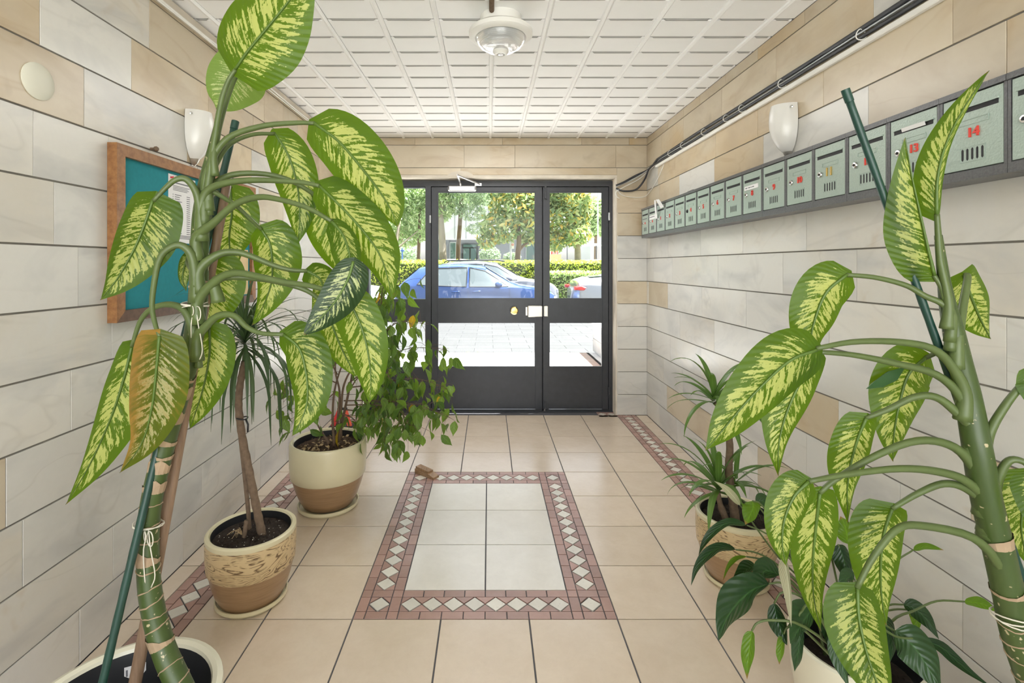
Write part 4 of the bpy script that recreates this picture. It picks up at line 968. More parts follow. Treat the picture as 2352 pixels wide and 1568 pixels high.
# ---------------------------------------------------------------- A: tall dieffenbachia, left front
YA = 1.16
pa = V((-0.845, 1.12, 0))
A = thing('potted_dieffenbachia', 'tall potted dieffenbachia with striped leaves and thick bent cane, left foreground', 'potted plant', pa)
RA = 0.215
pot(A, pa, [('pot_wall', 'pot_white', [(0.12, 0.0), (0.15, 0.002), (0.185, 0.10), (0.207, 0.22), (RA-0.004, 0.312), (RA+0.002, 0.324), (RA, 0.334), (RA-0.012, 0.338), (RA-0.022, 0.333), (RA-0.025, 0.325)])],
    [(RA-0.0245, 0.326), (RA-0.030, 0.30), (RA-0.04, 0.215)], 0.232, RA-0.037, 'pot_inner')
crumbs(A, pa, RA-0.05, 0.238, 420, 0.006, 'soil', 'soil_crumbs', 3); crumbs(A, pa, RA-0.05, 0.240, 50, 0.003, 'perlite', 'perlite', 4)
lab_c = pa+V((-0.02, 0, 0)); 
# printed label inside the pot wall
a0 = math.radians(112); rl = RA-0.033
lm = MB()
def ipt(a, z): return V((pa.x+rl*math.cos(a), pa.y+rl*math.sin(a), z))
lm.add([ipt(a0+0.16, 0.268), ipt(a0-0.10, 0.268), ipt(a0-0.10, 0.298), ipt(a0+0.16, 0.298)], [(0, 1, 2, 3)])
pl_ = lm.build('pot_label', 'paper', A)
ib = MB()
for k, (s_, e_) in enumerate(((0.14, 0.10), (0.08, -0.06), (0.07, -0.04), (0.075, -0.07))):
    z_ = 0.272+0.006*k; zz_ = z_+(0.018 if k == 0 else 0.003); z_ = 0.273 if k == 0 else z_; q = rl-0.0008
    jpt = lambda a, z: V((pa.x+q*math.cos(a), pa.y+q*math.sin(a), z))
    ib.add([jpt(a0+s_, z_), jpt(a0+e_, z_), jpt(a0+e_, zz_), jpt(a0+s_, zz_)], [(0, 1, 2, 3)])
ib.build('printed_lines', 'ink', pl_)
sA = px3([(470, 1690, 1.10), (410, 1568, 1.12), (372, 1478, 1.14), (345, 1360, 1.15), (340, 1230, 1.16), (352, 1130, 1.16), (385, 1000, 1.17), (428, 850, 1.17), (452, 720, 1.18), (458, 600, 1.18), (462, 500, 1.18), (475, 415, 1.18), (492, 330, 1.18), (505, 270, 1.18)], YA)
cA = catmull(sA, 110)
def radA(i):
    y = VY+(H-cA[i].z)*F/cA[i].y
    return np.interp(y, [270, 330, 420, 500, 700, 1000, 1300, 1700], [0.008, 0.011, 0.0175, 0.0195, 0.0215, 0.022, 0.0235, 0.026])
MB().tube(cA, [radA(i) for i in range(len(cA))], 18).build('stem', 'stem', A, smooth='all')
for k, y in enumerate((655, 866, 905, 960, 1008, 1040, 1075, 1118, 1280, 1480)):
    i = to_stem(cA, y); sheath(A, cA[i], cA[min(i+2, 110)]-cA[max(i-2, 0)], radA(i), 0.030 if y not in (655, 866) else 0.016, k+1)
for k, y in enumerate((1160, 1200, 1235, 1300, 1345, 1375, 1410, 1440, 1530, 1560)):
    i = to_stem(cA, y); scar(A, cA[i], cA[min(i+2, 110)]-cA[max(i-2, 0)], radA(i), k+40)
# stakes: green plastic one in front, wooden one behind
g0, g1 = P(222, 1625, 1.06), P(540, 283, 1.30)
MB().tube([g0.lerp(g1, t) for t in np.linspace(0, 1, 40)], [0.0085+0.0006*(k % 2) for k in range(40)], 10).build('support_stake', 'stake', A, smooth='all')
MB().tube([g0.lerp(g1, t) for t in (0.988, 1.004)], 0.0098, 12).build('stake_cap', 'stake', A, smooth=True)
g0, g1 = P(297, 1640, 1.17), P(521, 425, 1.27)
MB().tube([g0.lerp(g1, t) for t in np.linspace(0, 1, 24)], [0.0145-0.0035*t for t in np.linspace(0, 1, 24)], 10).build('support_cane', 'cane', A, smooth='all')
i = to_stem(cA, 705); twine(A, cA[i]+V((-0.006, 0, 0)), Z3, (0.030, 0.027), 3, 1)
i = to_stem(cA, 1200); twine(A, cA[i]+V((0.0, 0, 0)), Z3, (0.032, 0.028), 2, 2)
def mm(px, Y): return px*Y/F
def dl(parent, stem_c, pet, mid, wA, wB, Y0, Y1=None, mat='dieff', fA=0.3, fB=0.3, r0=0.0105, r1=0.0045, sy=None, Ys=YA, label=None, ptm='petiole', **kw):
    """one dieffenbachia leaf: petiole path, midrib path, half-widths in photo pixels at its depth"""
    Y1 = Y0 if Y1 is None else Y1
    md = px3(mid, Y0, Y1); Ym = (Y0+Y1)/2
    lf = leaf(parent, md, mm(wA, Ym), mm(wB, Ym), mat, fA, fB, seed=len(mid)+int(mid[0][0]), label=label, **kw)
    dark = mat == 'dieff_dark'
    midrib(lf, md, 0.0034, 'petiole_dark')
    if pet:
        pp = px3(pet, Ys, Y0); pp.append(md[0]) if (pp[-1]-md[0]).length > 0.004 else None
        petiole(lf, pp, r0, r1, ptm)
    return lf
a = lambda *k, **q: dl(A, cA, *k, **q)
a([(478, 430), (492, 330), (508, 235), (525, 185), (541, 160)], [(541, 160), (570, 118), (610, 70), (655, 15), (690, -35), (712, -85)], 112, 100, 1.16, 1.08, fA=0.15, fB=0.2, base=0.42, r0=0.009)
a([(492, 350), (512, 260), (535, 190), (556, 150)], [(556, 138), (540, 165), (522, 200), (505, 236), (497, 251)], 62, 56, 1.24, 1.28, mat='dieff_pale', fA=0.7, fB=-0.2, r0=0.007)
a([(470, 455), (478, 390), (520, 320), (600, 290), (680, 282), (722, 283)], [(722, 283), (778, 325), (830, 385), (872, 440), (900, 485), (914, 521)], 78, 66, 1.15, 1.10, fA=0.2, fB=0.3, Ys=1.17)
a([(480, 420), (500, 370), (530, 330), (580, 309), (632, 307)], [(632, 307), (662, 355), (681, 415), (688, 470), (688, 520), (682, 563)], 48, 58, 1.28, 1.30, fA=0.4, fB=0.3, r0=0.007)
a([(470, 465), (490, 425), (530, 402), (590, 398), (650, 408), (700, 432), (732, 456)], [(728, 452), (752, 500), (780, 565), (805, 620), (827, 672)], 56, 62, 1.30, 1.34, fA=0.3, fB=0.2, r0=0.009)
a([(462, 480), (475, 440), (510, 422), (570, 414), (640, 415), (700, 420), (734, 427)], [(734, 427), (783, 474), (834, 530), (872, 584), (890, 635), (901, 689)], 62, 60, 1.12, 1.04, mat='dieff', fA=0.3, fB=0.45)
a([(452, 545), (489, 513), (540, 469), (591, 453), (637, 457), (706, 477), (762, 508)], [(762, 508), (787, 538), (801, 575), (805, 612), (797, 640), (775, 662)], 24, 44, 1.08, 1.02, mat='dieff', fA=0.7, fB=0.25, wave=0.1)
dl(A, cA, None, [(812, 600), (800, 640), (772, 690), (735, 732), (697, 769)], 46, 44, 1.015, 0.99, mat='dieff_dark', fA=0.5, fB=-0.15, base=0.8, tip=0.75, label='dark upper side of a twisted leaf')
a([(458, 620), (502, 584), (543, 579), (579, 589), (630, 610), (670, 620), (706, 622)], [(706, 622), (735, 640), (742, 665), (730, 690), (716, 714)], 32, 40, 1.20, 1.24, fA=0.6, fB=0.3)
a([(455, 690), (502, 640), (543, 627), (594, 635), (655, 648), (706, 655), (757, 668), (788, 680)], [(788, 680), (815, 715), (838, 775), (850, 840), (852, 890), (848, 926)], 52, 60, 1.08, 1.10, fA=0.2, fB=0.3)
dl(A, cA, [(500, 640), (600, 640), (700, 665), (752, 705)], [(752, 705), (765, 750), (785, 800), (805, 840), (818, 866)], 48, 42, 1.22, 1.24, fA=0.2, fB=0.3)
a([(452, 775), (470, 752), (497, 727), (525, 722), (545, 729), (566, 750), (600, 765), (652, 768)], [(652, 768), (688, 800), (704, 860), (706, 920), (692, 965), (671, 1001)], 60, 52, 1.13, 1.10, fA=0.25, fB=0.45)
a([(480, 440), (522, 459), (548, 477), (579, 507), (601, 527)], [(601, 527), (620, 559), (626, 610), (622, 655), (604, 704), (579, 747)], 62, 52, 1.26, 1.28, fA=0.3, fB=0.3, r0=0.006)
dl(A, cA, [(468, 480), (500, 440), (530, 430)], [(530, 430), (533, 490), (527, 540), (530, 580), (545, 618)], 58, 64, 1.36, 1.38, fA=0.3, fB=0.3, r0=0.005)
dl(A, cA, [(460, 640), (476, 612), (488, 592)], [(488, 588), (492, 640), (484, 690), (474, 730), (468, 768)], 66, 62, 1.30, 1.31, fA=0.3, fB=0.3, r0=0.005)
dl(A, cA, [(455, 790), (470, 760), (482, 748)], [(482, 748), (482, 810), (470, 880), (452, 940), (436, 985)], 52, 56, 1.26, 1.28, fA=0.35, fB=0.3, r0=0.006)
a([(462, 500), (452, 445), (430, 413), (405, 412), (380, 432), (352, 462)], [(352, 460), (335, 510), (310, 570), (270, 640), (231, 689)], 76, 74, 1.12, 1.10, fA=0.3, fB=0.25, base=0.42, lobe=0.09)
a([(450, 640), (440, 585), (415, 563), (388, 570), (366, 595), (354, 650), (349, 705), (358, 750), (367, 772)], [(367, 772), (360, 850), (349, 940), (325, 1020), (276, 1085)], 66, 82, 1.07, 1.10, mat='dieff_old', fA=0.35, fB=0.3, r1=0.004, label='yellowing old leaf', pw=0.6)
a([(447, 770), (425, 715), (390, 699), (350, 708), (322, 738), (303, 795)], [(303, 798), (285, 870), (255, 960), (205, 1070), (152, 1158)], 66, 50, 1.18, 1.18, fA=0.4, fB=0.3)
dl(A, cA, [(455, 640), (438, 618), (430, 600)], [(436, 585), (425, 610), (420, 640), (428, 668)], 20, 20, 1.24, 1.25, fA=0.3, fB=0.3, r0=0.005)

# ---------------------------------------------------------------- G: dieffenbachia at the right photo edge
YG = 0.97
pg = V((1.12, 0.97, 0))
Gp = thing('potted_dieffenbachia', 'potted dieffenbachia with green stake and striped leaves, right foreground', 'potted plant', pg)
pot(Gp, pg, [('pot_wall', 'pot_cream', [(0.11, 0.0), (0.135, 0.002), (0.165, 0.12), (0.185, 0.26), (0.188, 0.30), (0.18, 0.308), (0.168, 0.302)])], [(0.1685, 0.302), (0.16, 0.25)], 0.255, 0.163, 'pot_inner')
sG = px3([(2480, 1880, 0.97), (2400, 1650, 0.96), (2340, 1470, 0.96), (2318, 1370, 0.96), (2288, 1240, 0.96), (2262, 1130, 0.96), (2243, 1020, 0.96), (2225, 920, 0.97), (2205, 830, 0.97), (2190, 760, 0.97), (2175, 690, 0.97), (2165, 620, 0.97), (2155, 540, 0.97)], YG)
sG[0] = V((1.13, 0.97, 0.25))
cG = catmull(sG, 100)
def radG(i):
    y = VY+(H-cG[i].z)*F/cG[i].y
    return np.interp(y, [540, 640, 760, 900, 1100, 1300, 1700], [0.0065, 0.010, 0.017, 0.021, 0.024, 0.0245, 0.027])
MB().tube(cG, [radG(i) for i in range(len(cG))], 18).build('stem', 'stem', Gp, smooth='all')
for k, y in enumerate((1245, 1360)):
    i = to_stem(cG, y); sheath(Gp, cG[i], cG[min(i+2, 100)]-cG[max(i-2, 0)], radG(i), 0.024, k+71)
for k, y in enumerate((1430, 1460, 1500, 1540)):
    i = to_stem(cG, y); scar(Gp, cG[i], cG[min(i+2, 100)]-cG[max(i-2, 0)], radG(i), k+80)
g0, g1 = P(2412, 1500, 0.985), P(1943, 210, 0.985)
g0 = g1+(g0-g1)*1.22
MB().tube([g0.lerp(g1, t) for t in np.linspace(0, 1, 40)], [0.0068+0.0005*(k % 2) for k in range(40)], 10).build('support_stake', 'stake', Gp, smooth='all')
MB().tube([g0.lerp(g1, t) for t in (0.985, 1.003)], 0.0080, 12).build('stake_cap', 'stake', Gp, smooth=True)
i = to_stem(cG, 1415); twine(Gp, cG[i], Z3, (0.034, 0.030), 3, 5, r=0.0014)
g = lambda *k, **q: dl(Gp, cG, *k, **{**dict(Ys=0.96), **q})
g([(2178, 690), (2160, 600), (2155, 540), (2152, 492)], [(2150, 492), (2152, 410), (2172, 330), (2215, 245), (2270, 163)], 30, 27, 0.96, 0.95, fA=1.1, fB=0.5, r0=0.008, base=0.6, tip=0.8)
g([(2185, 740), (2172, 690), (2160, 655), (2145, 632)], [(2145, 632), (2130, 570), (2112, 490), (2092, 400), (2078, 316)], 72, 20, 0.97, 0.95, fA=0.4, fB=1.0, r0=0.007, base=0.55)
g([(2200, 780), (2212, 700), (2222, 640), (2219, 632)], [(2212, 632), (2225, 670), (2245, 720), (2262, 755), (2274, 778)], 58, 46, 1.02, 1.06, fA=0.3, fB=0.5, r0=0.009, base=0.35, ptm='petiole')
g([(2185, 720), (2160, 695), (2125, 680), (2080, 655), (2010, 637), (1945, 631)], [(1945, 630), (1898, 670), (1872, 730), (1862, 790), (1880, 862)], 68, 62, 1.00, 1.02, fA=0.35, fB=0.25, r0=0.007)
g([(2215, 900), (2185, 840), (2140, 800), (2060, 785), (1960, 785), (1875, 800)], [(1875, 803), (1810, 830), (1730, 905), (1665, 980), (1620, 1034)], 76, 70, 0.95, 0.93, fA=0.25, fB=0.25)
g([(2238, 990), (2205, 910), (2150, 860), (2060, 835), (1960, 815), (1878, 808)], [(1876, 810), (1838, 875), (1805, 950), (1788, 1020), (1787, 1092)], 52, 56, 0.97, 0.98, fA=0.3, fB=0.3)
r7 = dl(Gp, cG, [(2205, 830), (2190, 812), (2160, 808), (2125, 822)], [(2125, 820), (2085, 860), (2064, 930), (2052, 1000), (2050, 1059)], 80, 66, 1.04, 1.05, fA=0.3, fB=0.2, r0=0.005, base=0.4, pw=0.66, Ys=0.99)
fo = [P(x_, y_, 1.03) for x_, y_ in ((1990, 893), (2028, 889), (2062, 872), (2080, 842), (2040, 853), (2008, 876))]
fl_ = MB().rings([fo, [q+V((0, 0.0015, 0)) for q in fo]], True, True).build('leaf_fold', 'lily', r7); fl_['label'] = 'folded over leaf corner showing its dark side'
g([(2232, 985), (2195, 945), (2150, 912), (2100, 912), (2040, 940), (1988, 960)], [(1988, 960), (1968, 1010), (1952, 1070), (1945, 1130), (1947, 1201)], 56, 50, 0.99, 1.02, fA=0.35, fB=0.3)
g([(2258, 1120), (2215, 1045), (2160, 1015), (2090, 1015), (2000, 1052), (1920, 1100), (1882, 1132)], [(1882, 1132), (1874, 1200), (1866, 1290), (1868, 1370), (1885, 1448)], 60, 46, 0.96, 0.99, fA=0.2, fB=0.3)
g([(2268, 1160), (2220, 1105), (2150, 1082), (2060, 1076), (1940, 1090), (1858, 1105)], [(1856, 1105), (1822, 1140), (1800, 1195), (1796, 1250), (1806, 1300)], 62, 46, 0.93, 0.92, fA=0.3, fB=0.35)
g([(2268, 1170), (2225, 1125), (2170, 1110), (2110, 1132), (2048, 1168)], [(2048, 1168), (2030, 1220), (2022, 1290), (2024, 1370), (2036, 1436)], 72, 68, 0.97, 0.98, fA=0.3, fB=0.3)
g([(2325, 1370), (2290, 1290), (2230, 1232), (2120, 1207), (2060, 1215), (2005, 1280), (1968, 1350)], [(1968, 1350), (1972, 1420), (1990, 1500), (2018, 1580), (2040, 1650)], 74, 70, 0.90, 0.84, fA=0.25, fB=0.3)
g([(2262, 1050), (2275, 990), (2310, 930), (2350, 880), (2385, 840)], [(2385, 840), (2410, 880), (2420, 950), (2415, 1010)], 60, 60, 0.93, 0.90, fA=0.3, fB=0.3)
g([(2285, 1180), (2290, 1110), (2315, 1060), (2350, 1060), (2380, 1090)], [(2380, 1090), (2400, 1140), (2420, 1220), (2425, 1300)], 60, 60, 0.92, 0.88, fA=0.3, fB=0.3)
dl(Gp, cG, [(2290, 1180), (2320, 1120), (2360, 1085)], [(2360, 1085), (2350, 1150), (2345, 1220), (2362, 1300)], 55, 58, 1.05, 1.07, fA=0.3, fB=0.3, r0=0.007)

# ---------------------------------------------------------------- B: dracaena in the carved pot (left)
def carved_pot(parent, c, R, hh, soilmat='soil', brown='pot_brown'):
    k = R/0.16; z = hh
    f = lambda pr: [(r*k, q*z) for r, q in pr]
    pot(parent, c, [('pot_base', brown, f([(0.098, 0.035), (0.115, 0.06), (0.130, 0.17), (0.144, 0.33), (0.153, 0.485), (0.1545, 0.50)])),
                    ('carved_band', 'pot_carved', f([(0.1545, 0.50), (0.160, 0.53), (0.1635, 0.72), (0.164, 0.88), (0.163, 0.93)])),
                    ('pot_rim', 'pot_cream', f([(0.163, 0.93), (0.1645, 0.955), (0.1635, 0.985), (0.158, 1.0), (0.149, 0.998), (0.144, 0.975)]))],
        f([(0.1442, 0.977), (0.143, 0.92), (0.140, 0.82)]), 0.872*z, 0.141*k, 'pot_inner', soilmat, saucer=(0.132*k, 0.026))
pb = V((-0.952, 1.99, 0))
B_ = thing('potted_dracaena', 'potted dracaena with grassy head in carved tan pot on the left', 'potted plant', pb)
carved_pot(B_, pb, 0.163, 0.285)
crumbs(B_, pb, 0.125, 0.252, 400, 0.005, 'soil', 'soil_crumbs', 6); crumbs(B_, pb, 0.125, 0.254, 60, 0.003, 'perlite', 'perlite', 7)
tr = px3([(603, 1232, 2.0), (590, 1170), (572, 1080), (556, 1000), (548, 930), (552, 880), (562, 830)], 2.0)
MB().tube(catmull(tr, 40), [0.0165-0.003*t+0.0012*math.sin(t*160) for t in np.linspace(0, 1, 41)], 12).build('trunk', 'bark', B_, smooth='all')
tr2 = px3([(574, 1232, 2.03), (570, 1170), (561, 1080), (552, 1000), (546, 950)], 2.03)
MB().tube(catmull(tr2, 30), 0.0085, 9).build('trunk', 'bark', B_, smooth='all')
MB().tube(px3([(558, 1252, 1.97), (563, 1220), (566, 1195)], 1.97), [0.010, 0.009, 0.008], 9).build('trunk_stub', 'bark', B_, smooth='all')
for q in range(9):
    e_ = V((random.uniform(-0.06, -0.01), random.uniform(-0.03, 0.03), random.uniform(0.0, 0.03)))
    b_ = P(556, 1228, 1.98); MB().tube(catmull([b_, b_+e_*0.5+V((0, 0, 0.012)), b_+e_+V((0, 0, -0.012))], 6), 0.0009, 4).build('dry_root', 'dry_leaf', B_)
kn = P(553, 962, 1.985); ms_ = MB().tube([kn+V((0.021*math.cos(q), 0.019*math.sin(q)+0.012, 0.002*math.sin(2*q))) for q in np.linspace(0, 2*PI, 15)], 0.0028, 6, False)
ms_.tube([kn+V((0.02, 0, 0)), kn+V((0.032, -0.006, -0.02)), kn+V((0.03, -0.004, -0.05))], 0.004, 6); ms_.build('plant_tie', 'rubber', B_, smooth='all')
def strap(parent, c, az, el, L, w, droop, mat, name='leaf', n=12, kink=0.0, r=None):
    d = V((math.cos(az)*math.cos(el), math.sin(az)*math.cos(el), math.sin(el))); side = V((-math.sin(az), math.cos(az), 0)); vs, fs, uv = [], [], []
    p = V(c); e = el; st = L/n
    for i in range(n+1):
        t = i/n
        W = w*min(1, 0.55+2.2*t)*(1-max(0, t-0.45)**2*3.2) if t < 0.999 else 0.0005
        W = max(W, 0.0006); dirv = V((math.cos(az)*math.cos(e), math.sin(az)*math.cos(e), math.sin(e))); up = side.cross(dirv)
        for j in (-1, 0, 1): vs.append(p+side*(j*W)+up*(-0.22*W*abs(j)*-1)); uv.append((0.5+0.5*j, t))
        p = p+dirv*st; e = max(-1.52, e-droop*(0.35+1.5*t)/n)
        az += kink/n; side = V((-math.sin(az), math.cos(az), 0))
    for i in range(n):
        for j in range(2): fs.append((i*3+j, i*3+j+1, i*3+j+4, i*3+j+3))
    return MB().add(vs, fs, uv).build(name, mat, parent, smooth='all')
hd = P(562, 790, 2.0); r = random.Random(11)
for q in range(96):
    t = q/96; az = q*2.399963; el = 1.45-2.0*t+r.uniform(-.12, .12)
    L = r.uniform(0.34, 0.46) if t > 0.3 else r.uniform(0.26, 0.40)
    dro = r.uniform(1.6, 2.7)*(1.15 if t > 0.25 else 0.75)
    # keep clear of the wall
    if hd.x+math.cos(az)*L*0.75*math.cos(max(el, 0)) < XL+0.05: L *= 0.68; dro *= 1.25
    strap(B_, hd+V((0, 0, 0.06*(0.5-t)+0.01)), az, el, L, r.uniform(0.0048, 0.0072), dro, 'dracaena', kink=r.uniform(-.3, .3))
# ---------------------------------------------------------------- C: ficus
pc = V((-0.892, 2.755, 0))
C_ = thing('potted_ficus', 'potted weeping fig in two tone cream and brown pot by the left wall', 'potted plant', pc)
k = 1.0
pot(C_, pc, [('pot_base', 'pot_brown', [(0.118, 0.018), (0.135, 0.026), (0.158, 0.07), (0.178, 0.125), (0.190, 0.168), (0.1915, 0.176)]),
             ('pot_wall', 'pot_cream', [(0.1915, 0.176), (0.200, 0.186), (0.2045, 0.24), (0.206, 0.31), (0.2055, 0.352), (0.203, 0.366), (0.196, 0.372), (0.187, 0.370), (0.181, 0.360)])],
    [(0.1812, 0.361), (0.178, 0.33), (0.176, 0.30)], 0.326, 0.177, 'pot_inner', 'soil_dry', saucer=(0.163, 0.030))
crumbs(C_, pc, 0.165, 0.332, 420, 0.007, 'soil_dry', 'soil_crumbs', 8); crumbs(C_, pc, 0.15, 0.336, 60, 0.013, 'dry_leaf', 'leaf_litter', 9)
YC = 2.755
base = P(772, 1022, YC)
trunks = [[(772, 1024), (776, 960), (780, 900), (770, 850), (775, 790)], [(775, 1024), (790, 950), (805, 880), (812, 840), (830, 760)], [(768, 1024), (764, 950), (772, 880), (800, 800)], [(756, 1020), (738, 990), (722, 962)], [(783, 1010), (784, 930), (795, 870), (840, 800)]]
for tr_ in trunks:
    q = px3(tr_, YC+random.uniform(-.03, .04), YC+random.uniform(-.1, .12)); MB().tube(catmull(q, 20), [0.0085-0.005*t for t in np.linspace(0, 1, 21)], 8).build('trunk', 'twig', C_, smooth='all')
def ficus_leaf_mesh():
    prof = [(0.0, 0.0), (0.12, 0.62), (0.3, 1.0), (0.52, 0.86), (0.72, 0.46), (0.86, 0.16), (1.0, 0.0)]; vs, fs, uv = [], [], []
    for t, w in prof:
        z = -t; bend = 0.10*math.sin(t*2.6)
        for j in (-1, 0, 1): vs.append((j*w*0.27, bend+abs(j)*w*0.10, z)); uv.append((0.5+0.5*j, t))
    for i in range(6):
        for j in range(2): fs.append((i*3+j, i*3+j+1, i*3+j+4, i*3+j+3))
    return vs, fs, uv
fm = {}
for mt in ('ficus', 'ficus_light', 'ficus_yellow'):
    vs, fs, uv = ficus_leaf_mesh(); o = MB().add(vs, fs, uv).build('leaf_master', mt, None, smooth='all'); fm[mt] = o.data; bpy.data.objects.remove(o)
branches = [  # (path, number of leaves)
    ([(812, 840), (850, 760), (880, 690), (920, 650)], 26), ([(812, 850), (860, 790), (915, 740), (985, 745)], 30), ([(800, 880), (870, 830), (940, 800), (1030, 800)], 32),
    ([(800, 890), (880, 880), (960, 870), (1045, 900)], 34), ([(790, 920), (870, 920), (960, 930), (1035, 960)], 34), ([(790, 940), (850, 950), (885, 980), (908, 1015)], 26),
    ([(795, 930), (870, 930), (920, 945), (940, 985)], 22), ([(775, 860), (740, 800), (700, 790), (665, 810)], 14), ([(775, 880), (720, 860), (660, 880), (650, 930)], 12),
    ([(770, 900), (735, 930), (700, 940), (660, 970)], 8), ([(722, 962), (712, 950), (690, 960)], 3), ([(780, 820), (800, 770), (770, 740), (735, 745)], 12), ([(830, 760), (870, 720), (880, 660), (905, 650)], 12),
    ([(785, 950), (810, 960), (830, 990)], 8), ([(800, 900), (830, 860), (880, 850), (900, 880)], 16)]
r = random.Random(21); extra = MB(); fvs, ffs, fuv = ficus_leaf_mesh()
for path, nl in branches:
    Yb = YC+r.uniform(-.04, .08); Ye = YC+r.uniform(-.22, .30)
    pts = catmull(px3(path, Yb, Ye), 24); br = MB().tube(pts, [0.0042-0.0034*t for t in np.linspace(0, 1, 25)], 6)
    for q in range(nl):
        t = 0.22+0.78*(q+r.random())/nl; p0 = pts[min(24, int(t*24))]
        sub = V((r.gauss(0, 0.05), r.gauss(0, 0.06), r.gauss(-0.025, 0.04))); p1 = p0+sub
        if p1.x < XL+0.06: p1.x = XL+0.06
        br.tube([p0, p0.lerp(p1, 0.5)+V((0, 0, 0.012)), p1], [0.0012, 0.001, 0.0007], 4)
        u = r.random(); mt = 'ficus_yellow' if u < 0.05 else ('ficus_light' if u < 0.25 + 0.3*(p1.x > -0.45) else 'ficus')
        o = link('leaf', fm[mt], None, C_, p1); s = r.uniform(0.074, 0.104); o.scale = (s*r.uniform(.8, 1.05), s, s)
        o.rotation_euler = (r.gauss(0, 0.38), r.gauss(0, 0.38), r.uniform(0, 2*PI))
        if mt == 'ficus_yellow': o['label'] = 'yellow leaf'
    for q in range(int(nl*0.8)):
        t = 0.25+0.75*r.random(); p0 = pts[min(24, int(t*24))]
        p1 = p0+V((r.gauss(0, 0.055), r.gauss(0, 0.07), r.gauss(-0.03, 0.045))); p1.x = max(p1.x, XL+0.06); p1.z = max(p1.z, 0.16)
        br.tube([p0, p0.lerp(p1, 0.5)+V((0, 0, 0.01)), p1], [0.0011, 0.0009, 0.0006], 4)
        s = r.uniform(0.066, 0.094); rot = Matrix.Rotation(r.uniform(0, 2*PI), 3, 'Z') @ Matrix.Rotation(r.gauss(0, 0.4), 3, 'Y') @ Matrix.Rotation(r.gauss(0, 0.4), 3, 'X')
        extra.add([p1+(rot @ V(v_))*s for v_ in fvs], ffs, fuv)
    br.build('branch', 'twig', C_, smooth='all')
extra.build('small_leaves', 'ficus_light', C_, smooth='all', kind='stuff')
# ---------------------------------------------------------------- E: yucca in the carved pot (right)
pe = V((1.055, 2.115, 0))
E_ = thing('potted_yucca', 'potted yucca with two leafy heads in carved tan pot on the right', 'potted plant', pe)
carved_pot(E_, pe, 0.157, 0.285)
crumbs(E_, pe, 0.12, 0.252, 300, 0.005, 'soil', 'soil_crumbs', 16)
tr = px3([(1690, 1200, 2.11), (1683, 1150), (1674, 1080), (1676, 1020), (1665, 960), (1645, 925)], 2.11, 2.06)
MB().tube(catmull(tr, 40), [0.019-0.008*t+0.0012*math.sin(t*120) for t in np.linspace(0, 1, 41)], 12).build('trunk', 'bark', E_, smooth='all')
tr = px3([(1668, 1195, 2.09), (1655, 1160), (1648, 1130)], 2.09); MB().tube(catmull(tr, 12), [0.014]*6+[0.011]*7, 10).build('trunk', 'bark', E_, smooth='all')
r = random.Random(5)
for hx, hy, hY, n_, az0 in ((1640, 915, 2.07, 20, 3.2), (1650, 1120, 2.09, 24, 3.4), (1690, 1110, 2.12, 7, 1.0)):
    hc = P(hx, hy, hY)
    for q in range(n_):
        t = q/n_; az = az0+q*2.399963; el = 1.25-1.35*t+r.uniform(-.15, .15); L = r.uniform(0.20, 0.31)*(0.75 if n_ < 10 else 1)
        if hc.x+math.cos(az)*L > XR-0.03: L *= 0.6
        strap(E_, hc+V((0, 0, 0.04*(0.5-t))), az, el, L, r.uniform(0.0095, 0.0135), r.uniform(0.9, 2.0), 'yucca', kink=r.uniform(-.3, .3))
# ---------------------------------------------------------------- F: peace lily in the ivory pot
pf = V((1.005, 1.36, 0))
F_ = thing('potted_peace_lily', 'potted peace lily with dark drooping leaves in ivory pot, right foreground', 'potted plant', pf)
pot(F_, pf, [('pot_wall', 'pot_white', [(0.10, 0.0), (0.115, 0.002), (0.138, 0.10), (0.153, 0.20), (0.160, 0.285), (0.160, 0.296), (0.155, 0.302), (0.147, 0.300), (0.143, 0.292)])], [(0.1432, 0.293), (0.140, 0.25), (0.137, 0.20)], 0.215, 0.1385, 'pot_inner')
crumbs(F_, pf, 0.12, 0.221, 250, 0.005, 'soil', 'soil_crumbs', 26)
fc = pf+V((0, 0, 0.225))
def lf(mid, w, Y0, Y1=None, mat='lily', pet=None, fA=0.35, fB=0.35, label=None, wB=None, pw=0.72):
    Y1 = Y0 if Y1 is None else Y1; md = px3(mid, Y0, Y1)
    o = leaf(F_, md, mm(w, Y0), mm(wB or w, Y0), mat, fA, fB, wave=0.14, n=18, m=4, base=0.8, tip=1.0, pw=pw, lobe=0.0, label=label, seed=int(mid[0][0]))
    if pet is not None:
        s_ = fc+V((random.uniform(-.05, .05), random.uniform(-.05, .05), 0)); pp = [s_]+px3(pet, Y0)+[md[0]]
        petiole(o, pp, 0.0034, 0.0022, 'petiole', n=16, flare=1.3)
    return o
lf([(1766, 1340), (1728, 1355), (1690, 1390), (1664, 1430), (1650, 1472)], 40, 1.30, 1.22, pet=[(1850, 1380), (1800, 1340)])
lf([(1727, 1448), (1722, 1480), (1718, 1520), (1716, 1560)], 17, 1.20, 1.18, 'lily_light', pet=[(1850, 1440), (1775, 1424), (1740, 1430)])
lf([(1800, 1455), (1796, 1480), (1792, 1505), (1790, 1526)], 11, 1.24, 1.22, 'lily_light', pet=[(1840, 1440), (1810, 1440)])
lf([(1832, 1425), (1836, 1470), (1832, 1510), (1825, 1542)], 18, 1.22, 1.17, pet=[(1870, 1400), (1840, 1405)])
lf([(1778, 1385), (1785, 1420), (1797, 1455), (1808, 1482)], 20, 1.26, 1.23, pet=[(1860, 1390), (1800, 1360)])
lf([(1872, 1390), (1850, 1420), (1832, 1450), (1815, 1478)], 36, 1.24, 1.18, pet=[(1890, 1400), (1885, 1385)])
